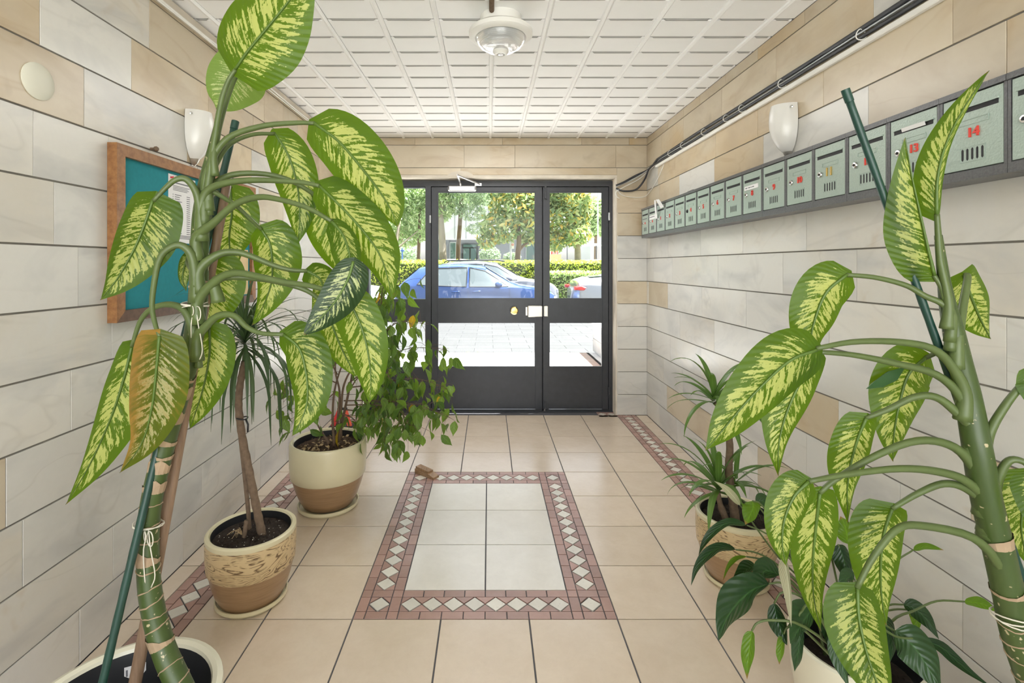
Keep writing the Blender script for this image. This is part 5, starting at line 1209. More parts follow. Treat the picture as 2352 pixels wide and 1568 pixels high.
lf([(1690, 1262), (1655, 1258), (1625, 1275), (1600, 1308), (1587, 1345)], 13, 1.45, 1.40, pet=[(1860, 1370), (1790, 1300), (1740, 1270)])
lf([(1716, 1206), (1675, 1200), (1640, 1220), (1617, 1250), (1604, 1276)], 11, 1.48, 1.46, pet=[(1860, 1360), (1800, 1260), (1760, 1225)])
lf([(1715, 1278), (1690, 1284), (1672, 1305), (1660, 1335)], 6, 1.42, 1.40, 'lily_light', pet=[(1860, 1380), (1790, 1310), (1750, 1285)])
lf([(1728, 1150), (1730, 1165), (1722, 1185), (1712, 1205)], 24, 1.46, 1.44, 'lily_light', pet=[(1860, 1360), (1790, 1220), (1750, 1160)])
lf([(1735, 1152), (1750, 1150), (1762, 1160), (1770, 1185)], 16, 1.50, 1.50, 'lily', pet=[(1860, 1360), (1790, 1230)])
lf([(1736, 1300), (1715, 1308), (1698, 1325), (1682, 1346)], 18, 1.38, 1.34, pet=[(1860, 1380), (1790, 1320)])
lf([(2055, 1448), (2095, 1480), (2130, 1530), (2165, 1600)], 42, 1.22, 1.14, pet=[(1990, 1420)], fA=0.2, fB=0.2)
lf([(2075, 1388), (2105, 1400), (2135, 1430), (2157, 1468)], 19, 1.34, 1.30, pet=[(2000, 1420), (2040, 1390)])
lf([(2105, 1466), (2160, 1485), (2195, 1515), (2230, 1545), (2280, 1580)], 13, 1.20, 1.16, pet=[(2000, 1440), (2060, 1462)])
lf([(2096, 1400), (2104, 1415), (2108, 1435), (2108, 1455)], 13, 1.36, 1.35, 'lily_light', pet=[(2000, 1420), (2050, 1400)])
lf([(2098, 1262), (2120, 1256), (2142, 1257), (2168, 1263)], 9, 1.45, 1.47, 'lily_light', pet=[(2010, 1400), (2050, 1300)])
lf([(2215, 1381), (2245, 1384), (2270, 1392), (2292, 1406)], 13, 1.30, 1.30, 'lily_light', pet=[(2043, 1431), (2100, 1402), (2152, 1380)])
lf([(1950, 1250), (1945, 1225), (1940, 1205), (1930, 1185)], 22, 1.48, 1.50, 'lily_light', pet=[(1960, 1380), (1955, 1300)])
lf([(1925, 1250), (1935, 1275), (1942, 1305), (1944, 1340)], 22, 1.44, 1.42, 'lily', pet=[(1960, 1380), (1940, 1290)])
lf([(1962, 1330), (1950, 1325), (1938, 1340), (1928, 1362)], 18, 1.38, 1.36, pet=[(1970, 1400), (1970, 1350)])
lf([(1925, 1440), (1925, 1480), (1935, 1530), (1950, 1580)], 22, 1.22, 1.16, pet=[(1950, 1420)])
lf([(1878, 1190), (1870, 1230), (1850, 1275), (1830, 1320)], 20, 1.46, 1.42, pet=[(1930, 1370), (1900, 1240)])
lf([(1800, 1280), (1808, 1320), (1814, 1370), (1818, 1440)], 13, 1.20, 1.18, 'lily_dry', pet=[(1870, 1390), (1820, 1290)], label='dry pale shredded leaf', fA=0.8, fB=0.9)
lf([(1700, 1160), (1685, 1140), (1665, 1120), (1640, 1104)], 9, 1.50, 1.52, 'lily_dry', pet=[(1860, 1360), (1780, 1270)], label='pale faded bract')
lf([(1790, 1320), (1760, 1310), (1745, 1330), (1735, 1360)], 26, 1.34, 1.30, pet=[(1870, 1380), (1830, 1330)])
lf([(1900, 1400), (1905, 1440), (1900, 1480)], 26, 1.27, 1.22, pet=[(1930, 1400)])
lf([(2020, 1410), (2040, 1440), (2050, 1480), (2045, 1520)], 20, 1.28, 1.22, pet=[(1990, 1400)])
# ================================================================= outside: terrace, pavement, street
ZS = -0.17
gr = tag(MB().box((-60, YB-40, -0.6), (60, 120, -0.32)).build('ground', 'ground'), kind='structure')
ter = struct('terrace', (0, 5, 0))
MB().box((-3.2, YD+0.03, -0.30), (3.6, 7.60, -0.0045)).build('terrace_base', 'floor_grout', ter)
TX = [FX0+T*k for k in range(-8, 12)]; TY = [4.62+0.9933*T*k for k in range(0, 10)]
for i in range(len(TX)-1):
    for j in range(len(TY)-1):
        if TX[i+1] > 3.5: continue
        if 1.12 < (TX[i]+TX[i+1])/2 < 1.55 and TY[j] > 4.6: continue
        plate('terrace_tile', rect(TX[i], TX[i+1], TY[j], TY[j+1], 0.003), (0, 0, 0), X3, Y3, Z3, 0.008, 0.001, 'terrace', ter)
for j in range(len(TY)-1):
    for i in range(2):
        for q in range(4): plate('terrace_mosaic', rect(1.155+0.19*i, 1.345+0.19*i, TY[j]+T*q/4, TY[j]+T*(q+1)/4, 0.003), (0, 0, 0), X3, Y3, Z3, 0.008, 0.001, 'brick_pink', ter)
# low marble-clad planter wall by the terrace
pw_ = thing('planter_wall', 'low stone clad wall beside the terrace outside the right door leaf', 'low wall', (1.62, 5.5, 0))
MB().box((1.63, 4.75, 0.0), (2.25, 7.75, 0.425)).build('wall_core', 'grout', pw_)
for k in range(2):
    for j in range(5):
        plate('stone_slab', rect(4.75+0.6*j+0.2*(k % 2)-(0.2 if k % 2 else 0), 4.75+0.6*(j+1), 0.0+0.205*k, 0.205*(k+1), 0.003), (1.6255, 0, 0), -Y3 if False else Y3, Z3, -X3, 0.006, 0.001, 'marble', pw_)
MB().rbox((1.57, 4.72, 0.4252), (2.30, 7.82, 0.465), 0.006).build('coping', 'marble', pw_)
for a_, b_ in ((1.63, 1.94), (1.94, 2.25)): plate('stone_slab', rect(a_, b_, 0.0, 0.42, 0.003), (0, 4.7445, 0), X3, Z3, -Y3, 0.006, 0.001, 'marble', pw_)
pave = struct('pavement', (0, 10, ZS))
MB().box((-14, 7.60, -0.32), (14, 12.55, -0.046)).build('pavement_base', 'black', pave)
r = random.Random(2)
for j in range(16):
    y = 7.62+0.305*j; x = -4.2+0.3*(j % 2)
    if y+0.30 > 12.5: break
    while x < 3.6:
        w = 0.61; plate('paving_slab', rect(x, x+w, y, y+0.305, 0.002), (0, 0, -0.04+r.uniform(-.0005, .0005)), X3, Y3, Z3, 0.008, 0.001, 'paver', pave); x += w
kb = struct('kerb', (0, 12.5, ZS))
for q in range(-5, 6): MB().rbox((q*1.0+0.002, 12.5, -0.32), (q*1.0+0.998, 12.66, -0.035), 0.008).build('kerb_stone', 'paver', kb)
rd_ = tag(MB().box((-30, 12.6, -0.318), (30, 18.6, ZS)).build('road', 'asphalt'), kind='structure')
# tiny weeds in the joint between terrace and pavement
for wx, lab in ((-0.35, 'small grass tuft at the terrace edge left of the other'), (-0.14, 'small grass tuft at the terrace edge right of the other')):
    t_ = MB(); r = random.Random(int(wx*100))
    for q in range(14): p = V((wx+r.uniform(-.05, .05), 7.61, -0.03)); t_.add([p, p+V((0.006, 0, 0)), p+V((r.uniform(-.03, .03), r.uniform(-.02, .02), r.uniform(.03, .06)))], [(0, 1, 2)])
    tag(t_.build('grass_tuft', 'hedge_green'), lab, 'weed')
# ---------------------------------------------------------------- cars
def car(name, label, x0, y0, L, paint_, st, wins, belt_trim=True, W=0.9, lamps=True, mirror=None, handles=(), rails=False, seams=()):
    """x0 rear end, y0 near side; st: stations (x, zlow, zbelt, zroof, half-width low, belt, roof); heights above the road"""
    t = thing(name, label, 'car', (x0+L/2, y0+W, ZS))
    yc = y0+W; rings = []
    for (x, zl, zb, zr, wl, wb, wr) in st:
        zm = (zl+zb)/2
        half = [(wl, zl), (wl+0.012, zm*0.6+zl*0.4), (max(wl, wb)+0.008, zm), (wb, zb-0.03), (wb-0.012, zb+0.012), ((wb*0.45+wr*0.55), zb+(zr-zb)*0.55), (wr+0.03, zr-0.05*min(1, (zr-zb)/0.2)), (wr-0.07, zr-0.006), (wr*0.45, zr+0.018)]
        ring = [(-a, z) for a, z in half] + [(a, z) for a, z in reversed(half)]
        rings.append([V((x0+x, yc+a, ZS+z)) for a, z in ring])
    sm = []
    xsR = [q[0].x for q in rings]
    for xx in np.linspace(xsR[0], xsR[-1], 64):
        i = min(len(xsR)-2, max(0, int(np.searchsorted(xsR, xx))-1)); f = (xx-xsR[i])/max(1e-6, xsR[i+1]-xsR[i]); f = min(1, max(0, f))
        sm.append([a.lerp(b, f) for a, b in zip(rings[i], rings[i+1])])
    body = MB().rings(sm, True, True).build('car_body', paint_, t, smooth=True)
    def side_y(x, z):      # near-side surface at x, z above road
        i = min(len(st)-2, max(0, [k for k in range(len(st)) if st[k][0] <= x][-1] if st[0][0] <= x else 0)); a, b = st[i], st[i+1]; f = min(1, max(0, (x-a[0])/(b[0]-a[0])))
        q = [a[k]+(b[k]-a[k])*f for k in range(7)]; zl, zb, zr, wl, wb, wr = q[1:]
        half = [(wl, zl), (wl+0.012, (zl+zb)/2*0.6+zl*0.4), (max(wl, wb)+0.008, (zl+zb)/2), (wb, zb-0.03), (wb-0.012, zb+0.012), (wb*0.45+wr*0.55, zb+(zr-zb)*0.55), (wr+0.03, zr-0.05*min(1, (zr-zb)/0.2)), (wr-0.07, zr-0.006)]
        return float(np.interp(z, [h[1] for h in half], [h[0] for h in half]))
    for sgn in (-1, 1):
        for poly in wins:
            k = len(poly); pts = []; 
            dense = []
            for a, b in zip(poly, poly[1:]+poly[:1]):
                for f in (0, 0.25, 0.5, 0.75): dense.append((a[0]+(b[0]-a[0])*f, a[1]+(b[1]-a[1])*f))
            c = (sum(p[0] for p in dense)/len(dense), sum(p[1] for p in dense)/len(dense))
            Q = lambda x, z, o: V((x0+x, yc+sgn*(side_y(x, z)+o), ZS+z))
            def loop(f, o): return [Q(c[0]+(p[0]-c[0])*f, c[1]+(p[1]-c[1])*f, o) for p in dense]
            rs = [loop(1, 0.004), loop(0.6, 0.006), loop(0.2, 0.007)]
            wn = MB().rings(rs, False, True).build('side_window', 'car_glass', t, smooth='all')
            MB().tube(loop(1.02, 0.005)+[loop(1.02, 0.005)[0]], 0.012, 5, False).build('window_trim', 'rubber', wn, smooth='all')
        for hx, hz in handles:
            MB().tube([V((x0+hx+d, yc+sgn*(side_y(hx, hz)+0.008+0.025*(1-abs(d)/0.11)), ZS+hz+0.02*(d/0.2))) for d in (-0.11, -0.06, 0, 0.06, 0.11)], [0.008, 0.014, 0.016, 0.014, 0.008], 8).build('door_handle', paint_, t, smooth='all')
        for sx in seams:
            zs = np.linspace(0.32, 0.93, 10); MB().tube([V((x0+sx+0.02*math.sin(q*5), yc+sgn*(side_y(sx, q)+0.001), ZS+q)) for q in zs], 0.005, 4).build('door_seam', 'rubber', t)
        if mirror:
            mx, mz = mirror; c_ = V((x0+mx, yc+sgn*(side_y(mx, mz)+0.13), ZS+mz))
            MB().rings([[c_+V((0.10*math.sin(th)*s1-0.0, sgn*0.10*math.cos(th)*s1, 0.075*s2)) for th in np.linspace(0, 2*PI, 14)[:-1]] for s1, s2 in ((0.3, -0.85), (0.85, -0.6), (1.0, 0), (0.9, 0.6), (0.35, 0.95))], True, True).build('wing_mirror', paint_, t, smooth='all')
            MB().box((c_.x-0.03, min(c_.y, c_.y-sgn*0.14), c_.z-0.06), (c_.x+0.03, max(c_.y, c_.y-sgn*0.14), c_.z-0.035)).build('mirror_arm', 'rubber', t)
        for wx in (0.19*L, 0.80*L):
            wy = yc+sgn*(W-0.06); ax = (0, sgn, 0)
            wl_ = MB().lathe((x0+wx, wy-sgn*0.13, ZS+0.325), [(0.22, 0), (0.32, 0.0), (0.325, 0.03), (0.325, 0.17), (0.30, 0.2), (0.22, 0.2)], 28, ax).build('wheel', 'rubber', t, smooth=True)
            MB().lathe((x0+wx, wy-sgn*0.13, ZS+0.325), [(0.222, 0.185), (0.20, 0.15), (0.06, 0.16), (0.05, 0.19), (0.0001, 0.19)], 20, ax).build('wheel_rim', 'alu', wl_, smooth=True)
    # windscreens
    def screen(i, j, nm):
        a, b = st[i], st[j]; q = []
        for s_, f0 in ((a, 0.06), (b, 0.06)):
            zt = s_[3]+0.024; w_ = s_[6]-0.05; q.append([V((x0+s_[0], yc+w_*k, ZS+zt-0.018*(abs(k)**2)+0.004)) for k in (-1, -0.5, 0, 0.5, 1)])
        q = [[u_.lerp(v_, f) for u_, v_ in zip(q[0], q[1])] for f in (0.06, 0.35, 0.65, 0.94)]
        MB().rings(q, False, False, closed=False).build(nm, 'car_glass', t, smooth='all')
    screen(screens[0][0], screens[0][1], 'windscreen'); screen(screens[1][0], screens[1][1], 'rear_screen')
    if lamps:
        for sgn in (-1, 1):
            x = 0.035; z = st[1][2]-0.09; y = yc+sgn*(st[1][4]-0.16)
            tl_ = MB(); 
            for xx, yy, zz, sx, sy, sz in ((x0+0.10, yc+sgn*(st[1][5]-0.14), ZS+z, 0.16, 0.17, 0.075),):
                tl_.rings([[V((xx+sx*c_*s1, yy+sgn*sy*s2*c2, zz+sz*d_*s1)) for c_, d_ in ((-1, -0.5), (-1, 0.6), (0.2, 1), (1.2, 0.35), (0.6, -0.7))] for s1, s2, c2 in ((0.6, -1, 1), (1.0, 0, 1), (1.0, 0.85, 1), (0.7, 1.02, 1))], True, True)
            tl_.build('tail_lamp', 'tail_red', t, smooth=True)
            e = st[-2]; hl = MB().rbox((x0+e[0]-0.25, yc+sgn*(e[5]-0.02), ZS+e[2]-0.17), (x0+L-0.03, yc+sgn*(e[5]-0.34), ZS+e[2]-0.04), 0.02); hl.build('head_lamp', 'head_lamp', t)
    if rails:
        for sgn in (-1, 1): MB().tube([V((x0+q, yc+sgn*0.52, ZS+zz)) for q, zz in ((0.7, 1.60), (0.8, 1.665), (2.4, 1.685), (2.6, 1.64))], 0.02, 6).build('roof_rail', 'blue_paint' if False else 'rubber', t, smooth='all')
    return t
hatch = [(0.0, 0.42, 0.66, 0.70, 0.70, 0.74, 0.66), (0.06, 0.30, 0.86, 0.93, 0.82, 0.82, 0.70), (0.22, 0.25, 0.98, 1.10, 0.87, 0.86, 0.68), (0.62, 0.22, 0.98, 1.44, 0.90, 0.885, 0.60), (1.0, 0.22, 0.965, 1.51, 0.905, 0.89, 0.60), (1.75, 0.22, 0.945, 1.535, 0.905, 0.895, 0.61), (2.35, 0.22, 0.93, 1.48, 0.905, 0.895, 0.60),
         (3.05, 0.22, 0.93, 1.06, 0.90, 0.885, 0.62), (3.3, 0.22, 0.92, 0.98, 0.90, 0.87, 0.66), (3.9, 0.24, 0.84, 0.90, 0.87, 0.82, 0.62), (4.15, 0.28, 0.74, 0.80, 0.80, 0.74, 0.55), (4.27, 0.36, 0.62, 0.66, 0.62, 0.60, 0.5)]
hw = [[(0.62, 1.02), (0.95, 0.995), (1.03, 1.40), (0.90, 1.36)], [(1.06, 0.99), (1.88, 0.965), (1.90, 1.455), (1.12, 1.43)], [(1.98, 0.965), (2.96, 0.965), (2.72, 1.14), (2.36, 1.37), (1.98, 1.45)]]
screens = ((6, 7), (2, 3))
car('car', 'blue hatchback parked in front of the entrance door', -2.47, 12.75, 4.27, 'car_blue', hatch, hw, mirror=(2.72, 1.02), handles=((1.62, 0.83), (2.55, 0.80) if False else (2.15, 0.84), (1.0, 0.86) if False else (0.98, 0.86)), seams=(1.0, 1.95, 3.02))
suv = [(x, zl, zb+0.09, zr+0.11, wl, wb, wr) for x, zl, zb, zr, wl, wb, wr in hatch]
sw = [[(x, z+0.10) for x, z in p] for p in hw]
car('car', 'dark grey car parked behind the blue hatchback', -2.1, 15.1, 4.27, 'car_grey', suv, sw, mirror=(2.72, 1.10), handles=((1.62, 0.93),), rails=True, seams=(1.95, 3.02))
car('car', 'white car parked to the left behind the blue hatchback', -6.95, 12.9, 4.27, 'car_white', hatch, hw, mirror=(2.72, 1.02), handles=((1.62, 0.83), (2.15, 0.84)), seams=(1.95,))
sed = [(0.0, 0.42, 0.80, 0.88, 0.70, 0.74, 0.66), (0.08, 0.30, 1.0, 1.10, 0.84, 0.84, 0.70), (0.35, 0.25, 1.02, 1.19, 0.88, 0.87, 0.70), (0.75, 0.22, 1.0, 1.22, 0.90, 0.885, 0.66), (1.45, 0.22, 0.985, 1.42, 0.905, 0.89, 0.60), (2.0, 0.22, 0.97, 1.45, 0.905, 0.895, 0.61), (2.5, 0.22, 0.96, 1.42, 0.905, 0.895, 0.60),
       (3.35, 0.22, 0.95, 1.03, 0.90, 0.885, 0.64), (3.5, 0.22, 0.94, 1.0, 0.90, 0.87, 0.66), (4.2, 0.24, 0.84, 0.90, 0.87, 0.82, 0.62), (4.45, 0.28, 0.74, 0.80, 0.80, 0.74, 0.55), (4.55, 0.36, 0.62, 0.66, 0.62, 0.60, 0.5)]
dw = [[(1.2, 1.02), (1.95, 1.0), (1.95, 1.385), (1.5, 1.36)], [(2.03, 1.0), (3.1, 0.98), (2.9, 1.11), (2.5, 1.35), (2.03, 1.385)]]
car('car', 'silver saloon with red tail lights at the right edge of the door glass', 2.27, 12.75, 4.55, 'car_silver', sed, dw, mirror=(2.95, 1.02), handles=((1.8, 0.84),))
car('car', 'white car far behind the hedge left of the dark building door', -3.4, 27.5, 4.27, 'car_white', [(x, a_+0.35, b_+0.35, c_+0.35, d_, e_, f_) for x, a_, b_, c_, d_, e_, f_ in hatch], [[(x, z+0.35) for x, z in p] for p in hw])
car('car', 'white car far behind the hedge seen in the right door leaf', 4.3, 26.5, 4.27, 'car_white', [(x, a_+0.3, b_+0.3, c_+0.3, d_, e_, f_) for x, a_, b_, c_, d_, e_, f_ in hatch], [[(x, z+0.3) for x, z in p] for p in hw])
# ---------------------------------------------------------------- hedges and trees
def foliage(name, mat, parent, pts, nrm, size, rng, asp=0.45, flat=0.5):
    n = len(pts); a = rng.normal(size=(n, 3)); a /= np.linalg.norm(a, axis=1)[:, None]
    b = rng.normal(size=(n, 3)); b -= a*(a*b).sum(1)[:, None]; b /= np.linalg.norm(b, axis=1)[:, None]
    s = size*rng.uniform(0.6, 1.3, size=(n, 1)); base = np.array(ORG[parent.name])
    v = np.stack([pts+a*s, pts+b*s*asp, pts-a*s, pts-b*s*asp], 1).reshape(-1, 3)-base
    me = bpy.data.meshes.new(name); me.vertices.add(4*n); me.loops.add(4*n); me.polygons.add(n)
    me.vertices.foreach_set('co', v.astype(np.float32).ravel()); me.loops.foreach_set('vertex_index', np.arange(4*n, dtype=np.int32))
    me.polygons.foreach_set('loop_start', np.arange(0, 4*n, 4, dtype=np.int32)); me.update(calc_edges=True); me.validate()
    o = link(name, me, mat, parent, base); o['kind'] = 'stuff'; return o
def hedge(label, x0, x1, y0, y1, z0, z1, n, mat, size=0.05):
    t = thing('hedge', label, 'hedge', ((x0+x1)/2, (y0+y1)/2, z0))
    MB().rbox((x0+0.08, y0+0.08, z0), (x1-0.08, y1-0.08, z1-0.09), 0.04).build('hedge_core', 'hedge_core', t)
    A1 = (x1-x0)*(z1-z0); A2 = (x1-x0)*(y1-y0); nf = int(n*A1/(A1+A2))
    p1 = np.stack([RNG.uniform(x0, x1, nf), y0+np.abs(RNG.normal(0, 0.05, nf)), RNG.uniform(z0, z1, nf)], 1)
    p2 = np.stack([RNG.uniform(x0, x1, n-nf), RNG.uniform(y0, y1, n-nf), z1-np.abs(RNG.normal(0, 0.05, n-nf))+0.03*np.sin(RNG.uniform(0, 60, n-nf))], 1)
    foliage('hedge_leaves', mat, t, np.concatenate([p1, p2]), None, size, RNG); return t
M['hedge_core'] = simple('hedge_core', (0.05, 0.07, 0.015), 0.9)
hedge('long yellowish clipped hedge behind the parked cars', -7.5, 6.5, 19.2, 20.4, -0.3, 1.53, 15000, 'hedge', 0.055)
hedge('lower green clipped hedge in front of the yellowish one at right', 1.75, 6.5, 17.3, 18.6, -0.3, 1.12, 9000, 'hedge_green', 0.05)
def blob(c, rad, n, inner=0.45):
    d = RNG.normal(size=(n, 3)); d /= np.linalg.norm(d, axis=1)[:, None]; q = RNG.uniform(inner, 1, (n, 1))**0.5
    return np.array(c)+d*q*np.array(rad)
def tree(name, label, trunk, r0, r1, blobs, n, mat, size, asp=0.4, bark='bark_pale', limbs=()):
    t = thing(name, label, 'tree', (trunk[0][0], trunk[0][1], trunk[0][2]), 'trees across the street')
    MB().tube(catmull(trunk, 16), [r0+(r1-r0)*k/16 for k in range(17)], 10).build('trunk', bark, t, smooth='all')
    for l_ in limbs: MB().tube(catmull(l_, 10), [r1*0.9-(r1*0.6)*k/10 for k in range(11)], 8).build('limb', bark, t, smooth='all')
    vol = np.array([b[1][0]*b[1][2] for b in blobs]); vol = vol/vol.sum()
    pts = np.concatenate([blob(b[0], b[1], max(10, int(n*w))) for b, w in zip(blobs, vol)])
    foliage('leaves', mat, t, pts, None, size, RNG, asp); return t
def W(x, y, Y): return tuple(P(x, y, Y))
def bl(x, y, Y, rx, rz, ry=None): k = Y/F; return (W(x, y, Y), (rx*k, (ry or rx)*k, rz*k))
GZ = -0.3
def foot(x, Y): p = P(x, 600, Y); return (p.x, p.y, GZ)
tree('magnolia_tree', 'yellowish green magnolia tree in the middle of the main door glass', [foot(1187, 20.8), W(1189, 590, 20.8), W(1192, 555, 20.8), W(1188, 500, 20.8)], 0.13, 0.09,
     [bl(1150, 520, 20.8, 50, 40), bl(1190, 475, 21, 70, 55), bl(1120, 550, 20.6, 26, 22), bl(1215, 520, 21.2, 40, 45), bl(1180, 425, 21, 62, 50), bl(1225, 440, 21, 45, 55)], 5200, 'magnolia', 0.15, 0.38, 'bark', limbs=[[W(1191, 575, 20.8), W(1205, 562, 20.9), W(1225, 552, 21)]])
tree('magnolia_tree', 'yellowish green magnolia tree with thick pale trunk in the right door leaf', [foot(1327, 20.9), W(1327, 600, 20.9), W(1326, 560, 20.9), W(1322, 490, 20.9)], 0.16, 0.11,
     [bl(1285, 500, 21, 50, 50), bl(1320, 540, 20.9, 40, 26), bl(1300, 445, 21, 58, 48), bl(1335, 480, 21.2, 26, 40), bl(1275, 555, 20.8, 30, 22), bl(1275, 425, 21, 40, 40)], 5200, 'magnolia', 0.15, 0.38, 'bark_pale')
tree('pine_tree', 'dark pine with slender brown trunk left of the magnolia', [foot(1055, 22.5), W(1052, 590, 22.5), W(1056, 520, 22.5), W(1060, 450, 22.5), W(1060, 380, 22.5)], 0.11, 0.08,
     [bl(1060, 450, 22.5, 60, 30), bl(1085, 490, 22.3, 36, 18), bl(1040, 480, 22.4, 30, 16), bl(1095, 525, 22.2, 26, 14), bl(1070, 415, 22.6, 72, 28), bl(1110, 450, 22.4, 40, 26)], 6500, 'pine', 0.10, 0.2, 'bark')
tree('leaning_tree', 'tree with leaning grey trunk at the left of the main door glass', [foot(1024, 21.6), W(1018, 600, 21.6), W(1015, 540, 21.7), W(1012, 490, 21.8), W(1016, 430, 21.8)], 0.19, 0.10,
     [bl(1020, 470, 21.9, 26, 40), bl(1010, 430, 22, 40, 40), bl(1045, 430, 22.2, 36, 30)], 2600, 'tree', 0.10, 0.4, 'bark_pale')
tree('street_tree', 'light green tree with thin upright trunk in the left side light', [foot(961, 22), W(961, 600, 22), W(963, 540, 22), W(965, 470, 22)], 0.09, 0.06,
     [bl(960, 500, 22, 40, 60), bl(940, 460, 22.2, 50, 50), bl(970, 440, 22, 40, 45), bl(935, 540, 22.4, 34, 30)], 5200, 'tree', 0.095, 0.4, 'bark')
tree('street_tree', 'light green tree with forked leaning trunk left of the side light', [foot(886, 20.8), W(893, 600, 20.8), W(905, 575, 20.9), W(913, 540, 21), W(920, 490, 21.2)], 0.10, 0.06,
     [bl(880, 500, 21.5, 55, 60), bl(905, 450, 21.7, 50, 50), bl(860, 545, 21.6, 34, 34), bl(840, 470, 21.8, 45, 60)], 5200, 'tree', 0.095, 0.4, 'bark_pale', limbs=[[W(902, 580, 20.9), W(930, 555, 21), W(960, 530, 21.2)]])
for i, (bx_, by_, bY, rx_, rz_, mt) in enumerate(((920, 440, 34, 90, 110, 'tree'), (1180, 400, 64, 120, 100, 'pine'), (1050, 380, 50, 90, 90, 'tree'), (1370, 500, 40, 44, 42, 'tree'), (820, 470, 46, 80, 110, 'tree'))):
    lab = ['tall pale tree far behind the left side light', 'tall dark tree far behind the magnolia', 'tall pale tree far behind the pine', 'round pale tree by the white apartment block at far right', 'tall pale tree farthest left outside'][i]
    tree('background_tree', lab, [foot(bx_, bY), W(bx_, 570, bY), W(bx_, by_, bY)], 0.25, 0.15, [bl(bx_, by_, bY, rx_, rz_), bl(bx_-rx_*0.5, by_+rz_*0.4, bY, rx_*0.6, rz_*0.6), bl(bx_+rx_*0.5, by_+rz_*0.35, bY, rx_*0.6, rz_*0.65)], 5200, mt, 0.0072*bY, 0.45, 'bark')
def shrub(label, x, y, Y, rx, rz, n=1600, mat='pine'):
    c = P(x, y, Y); t = thing('shrub', label, 'shrub', (c.x, c.y, GZ)); b = bl(x, y, Y, rx, rz)
    MB().tube([(c.x, c.y, GZ), (c.x, c.y, c.z)], 0.06, 8).build('stem', 'bark', t)
    foliage('leaves', mat, t, blob(*b, n), None, 0.09, RNG)
shrub('dark green rounded shrub beside the dark building door', 1125, 585, 33, 25, 20)
shrub('clipped shrub behind the white sign post', 1176, 590, 33, 20, 10)
shrub('dark shrubs under the trees in the left side light', 925, 585, 30, 40, 18, 2200)
# ---------------------------------------------------------------- far buildings and street furniture
bd = thing('office_building', 'dark fronted office building with pale upper storey across the street', 'building', (W(1100, 600, 38)[0], 38, GZ))
def bpx(x0, x1, y0, y1, Y, d, mat, name, par): a_, b_ = P(x0, y1, Y), P(x1, y0, Y); return MB().box((a_.x, Y, a_.z), (b_.x, Y+d, b_.z)).build(name, mat, par)
bpx(985, 1262, 550, 658.8, 38, 6, 'facade_dark', 'ground_floor', bd)
bpx(985, 1262, 470, 550, 37.4, 6.6, 'facade_light', 'upper_storey', bd)
for x in np.arange(992, 1262, 26): bpx(x, x+0.8, 472, 548, 37.36, 0.05, 'facade_dark', 'panel_joint', bd)
for a_, b_ in ((1001, 1017), (1033, 1047), (1208, 1240)):
    fr_ = bpx(a_, b_, 556, 600, 37.9, 0.12, 'grey_metal', 'shop_window', bd); bpx(a_+1, b_-1, 557.5, 598, 37.85, 0.06, 'shop_glass', 'pane', fr_)
dr = bpx(1060, 1098, 560, 606, 37.85, 0.2, 'black', 'entrance', bd)
for a_, b_ in ((1064, 1078), (1081, 1094)): bpx(a_, b_, 570, 604, 37.8, 0.06, 'shop_glass', 'pane', dr)
bpx(1064, 1094, 561, 567.5, 37.8, 0.06, 'shop_glass', 'pane', dr)
bw = thing('apartment_building', 'white apartment block far behind the right door leaf', 'building', (W(1400, 600, 70)[0], 70, GZ))
bpx(1356, 1460, 380, 636.5, 70, 12, 'facade_white', 'block_wall', bw)
bpx(1352, 1374, 452, 463, 68.6, 1.5, 'yellow_paper', 'balcony', bw)
for y_ in (420, 464, 483, 515): 
    for x_ in (1364, 1369.5, 1380): bpx(x_, x_+4, y_, y_+7, 69.8, 0.3, 'shop_glass', 'window', bw)
sp = thing('sign_post', 'white sign on a grey post between magnolia and dark building', 'sign', (W(1173, 600, 23)[0], 23, GZ))
p = P(1173, 600, 23); MB().tube([(p.x, 23, GZ), (p.x, 23, P(0, 555, 23).z)], 0.04, 8).build('post', 'grey_metal', sp, smooth=True)
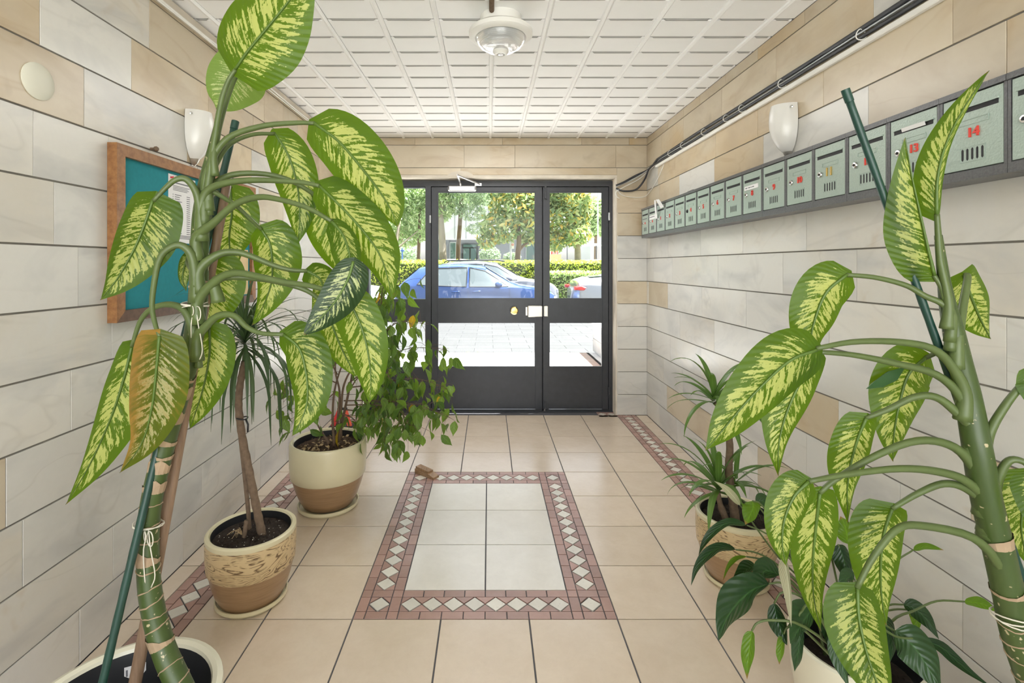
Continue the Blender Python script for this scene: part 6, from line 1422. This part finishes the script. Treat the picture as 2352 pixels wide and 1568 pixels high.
bpx(1174.5, 1181, 547, 571, 22.95, 0.03, 'paper', 'sign_plate', sp)
c_ = P(1177.5, 562, 22.94); MB().lathe(c_, [(0.05, 0), (0.05, 0.006), (0.03, 0.006), (0.03, 0)], 18, (0, -1, 0)).build('red_ring', 'red_paint', sp)
lp = thing('blue_post', 'slim blue post with arm behind the hedge in the left side light', 'post', (W(924, 600, 25)[0], 25, GZ))
p = P(924, 600, 25); MB().tube([(p.x, 25, GZ), (p.x, 25, P(0, 570, 25).z)], 0.03, 8).build('post', 'blue_paint', lp, smooth=True)
MB().box((p.x-0.09, 24.97, P(0, 577, 25).z), (p.x+0.09, 25.03, P(0, 574, 25).z)).build('arm', 'blue_paint', lp)
ls = thing('lamp_post', 'thin grey lamp post at the far right of the door glass', 'lamp post', (W(1373, 600, 33)[0], 33, GZ))
p = P(1373, 600, 33); MB().tube([(p.x, 33, GZ), (p.x, 33, P(0, 440, 33).z)], 0.045, 8).build('post', 'grey_metal', ls, smooth=True)
MB().tube([(p.x, 33, P(0, 440, 33).z), (p.x+0.25, 33, P(0, 434, 33).z), (p.x+0.7, 33, P(0, 433, 33).z)], 0.03, 6).build('arm', 'grey_metal', ls, smooth=True)
bs = thing('bus_shelter', 'glass roofed shelter behind the right magnolia', 'shelter', (W(1350, 600, 29)[0], 29, GZ))
bpx(1292, 1400, 558.5, 562, 28, 2.0, 'grey_metal', 'shelter_roof', bs)
for x_ in (1302, 1369, 1396): bpx(x_, x_+1.6, 562, 674, 29, 0.1, 'facade_dark', 'shelter_post', bs)
bpx(1303.5, 1369, 566, 604, 29.6, 0.04, 'glass', 'shelter_glass', bs)
kk_ = thing('kiosk', 'small kiosk with red and white striped awning behind the hedge', 'kiosk', (W(1277, 600, 31)[0], 31, GZ))
bpx(1266, 1289, 584, 669.8, 31, 1.5, 'yellow_paper', 'kiosk_wall', kk_)
for i in range(7): bpx(1267.5+2.0*i, 1269.5+2.0*i, 575, 583.5, 30.6, 0.35, 'red_paint' if i % 2 == 0 else 'paper', 'awning_stripe', kk_)
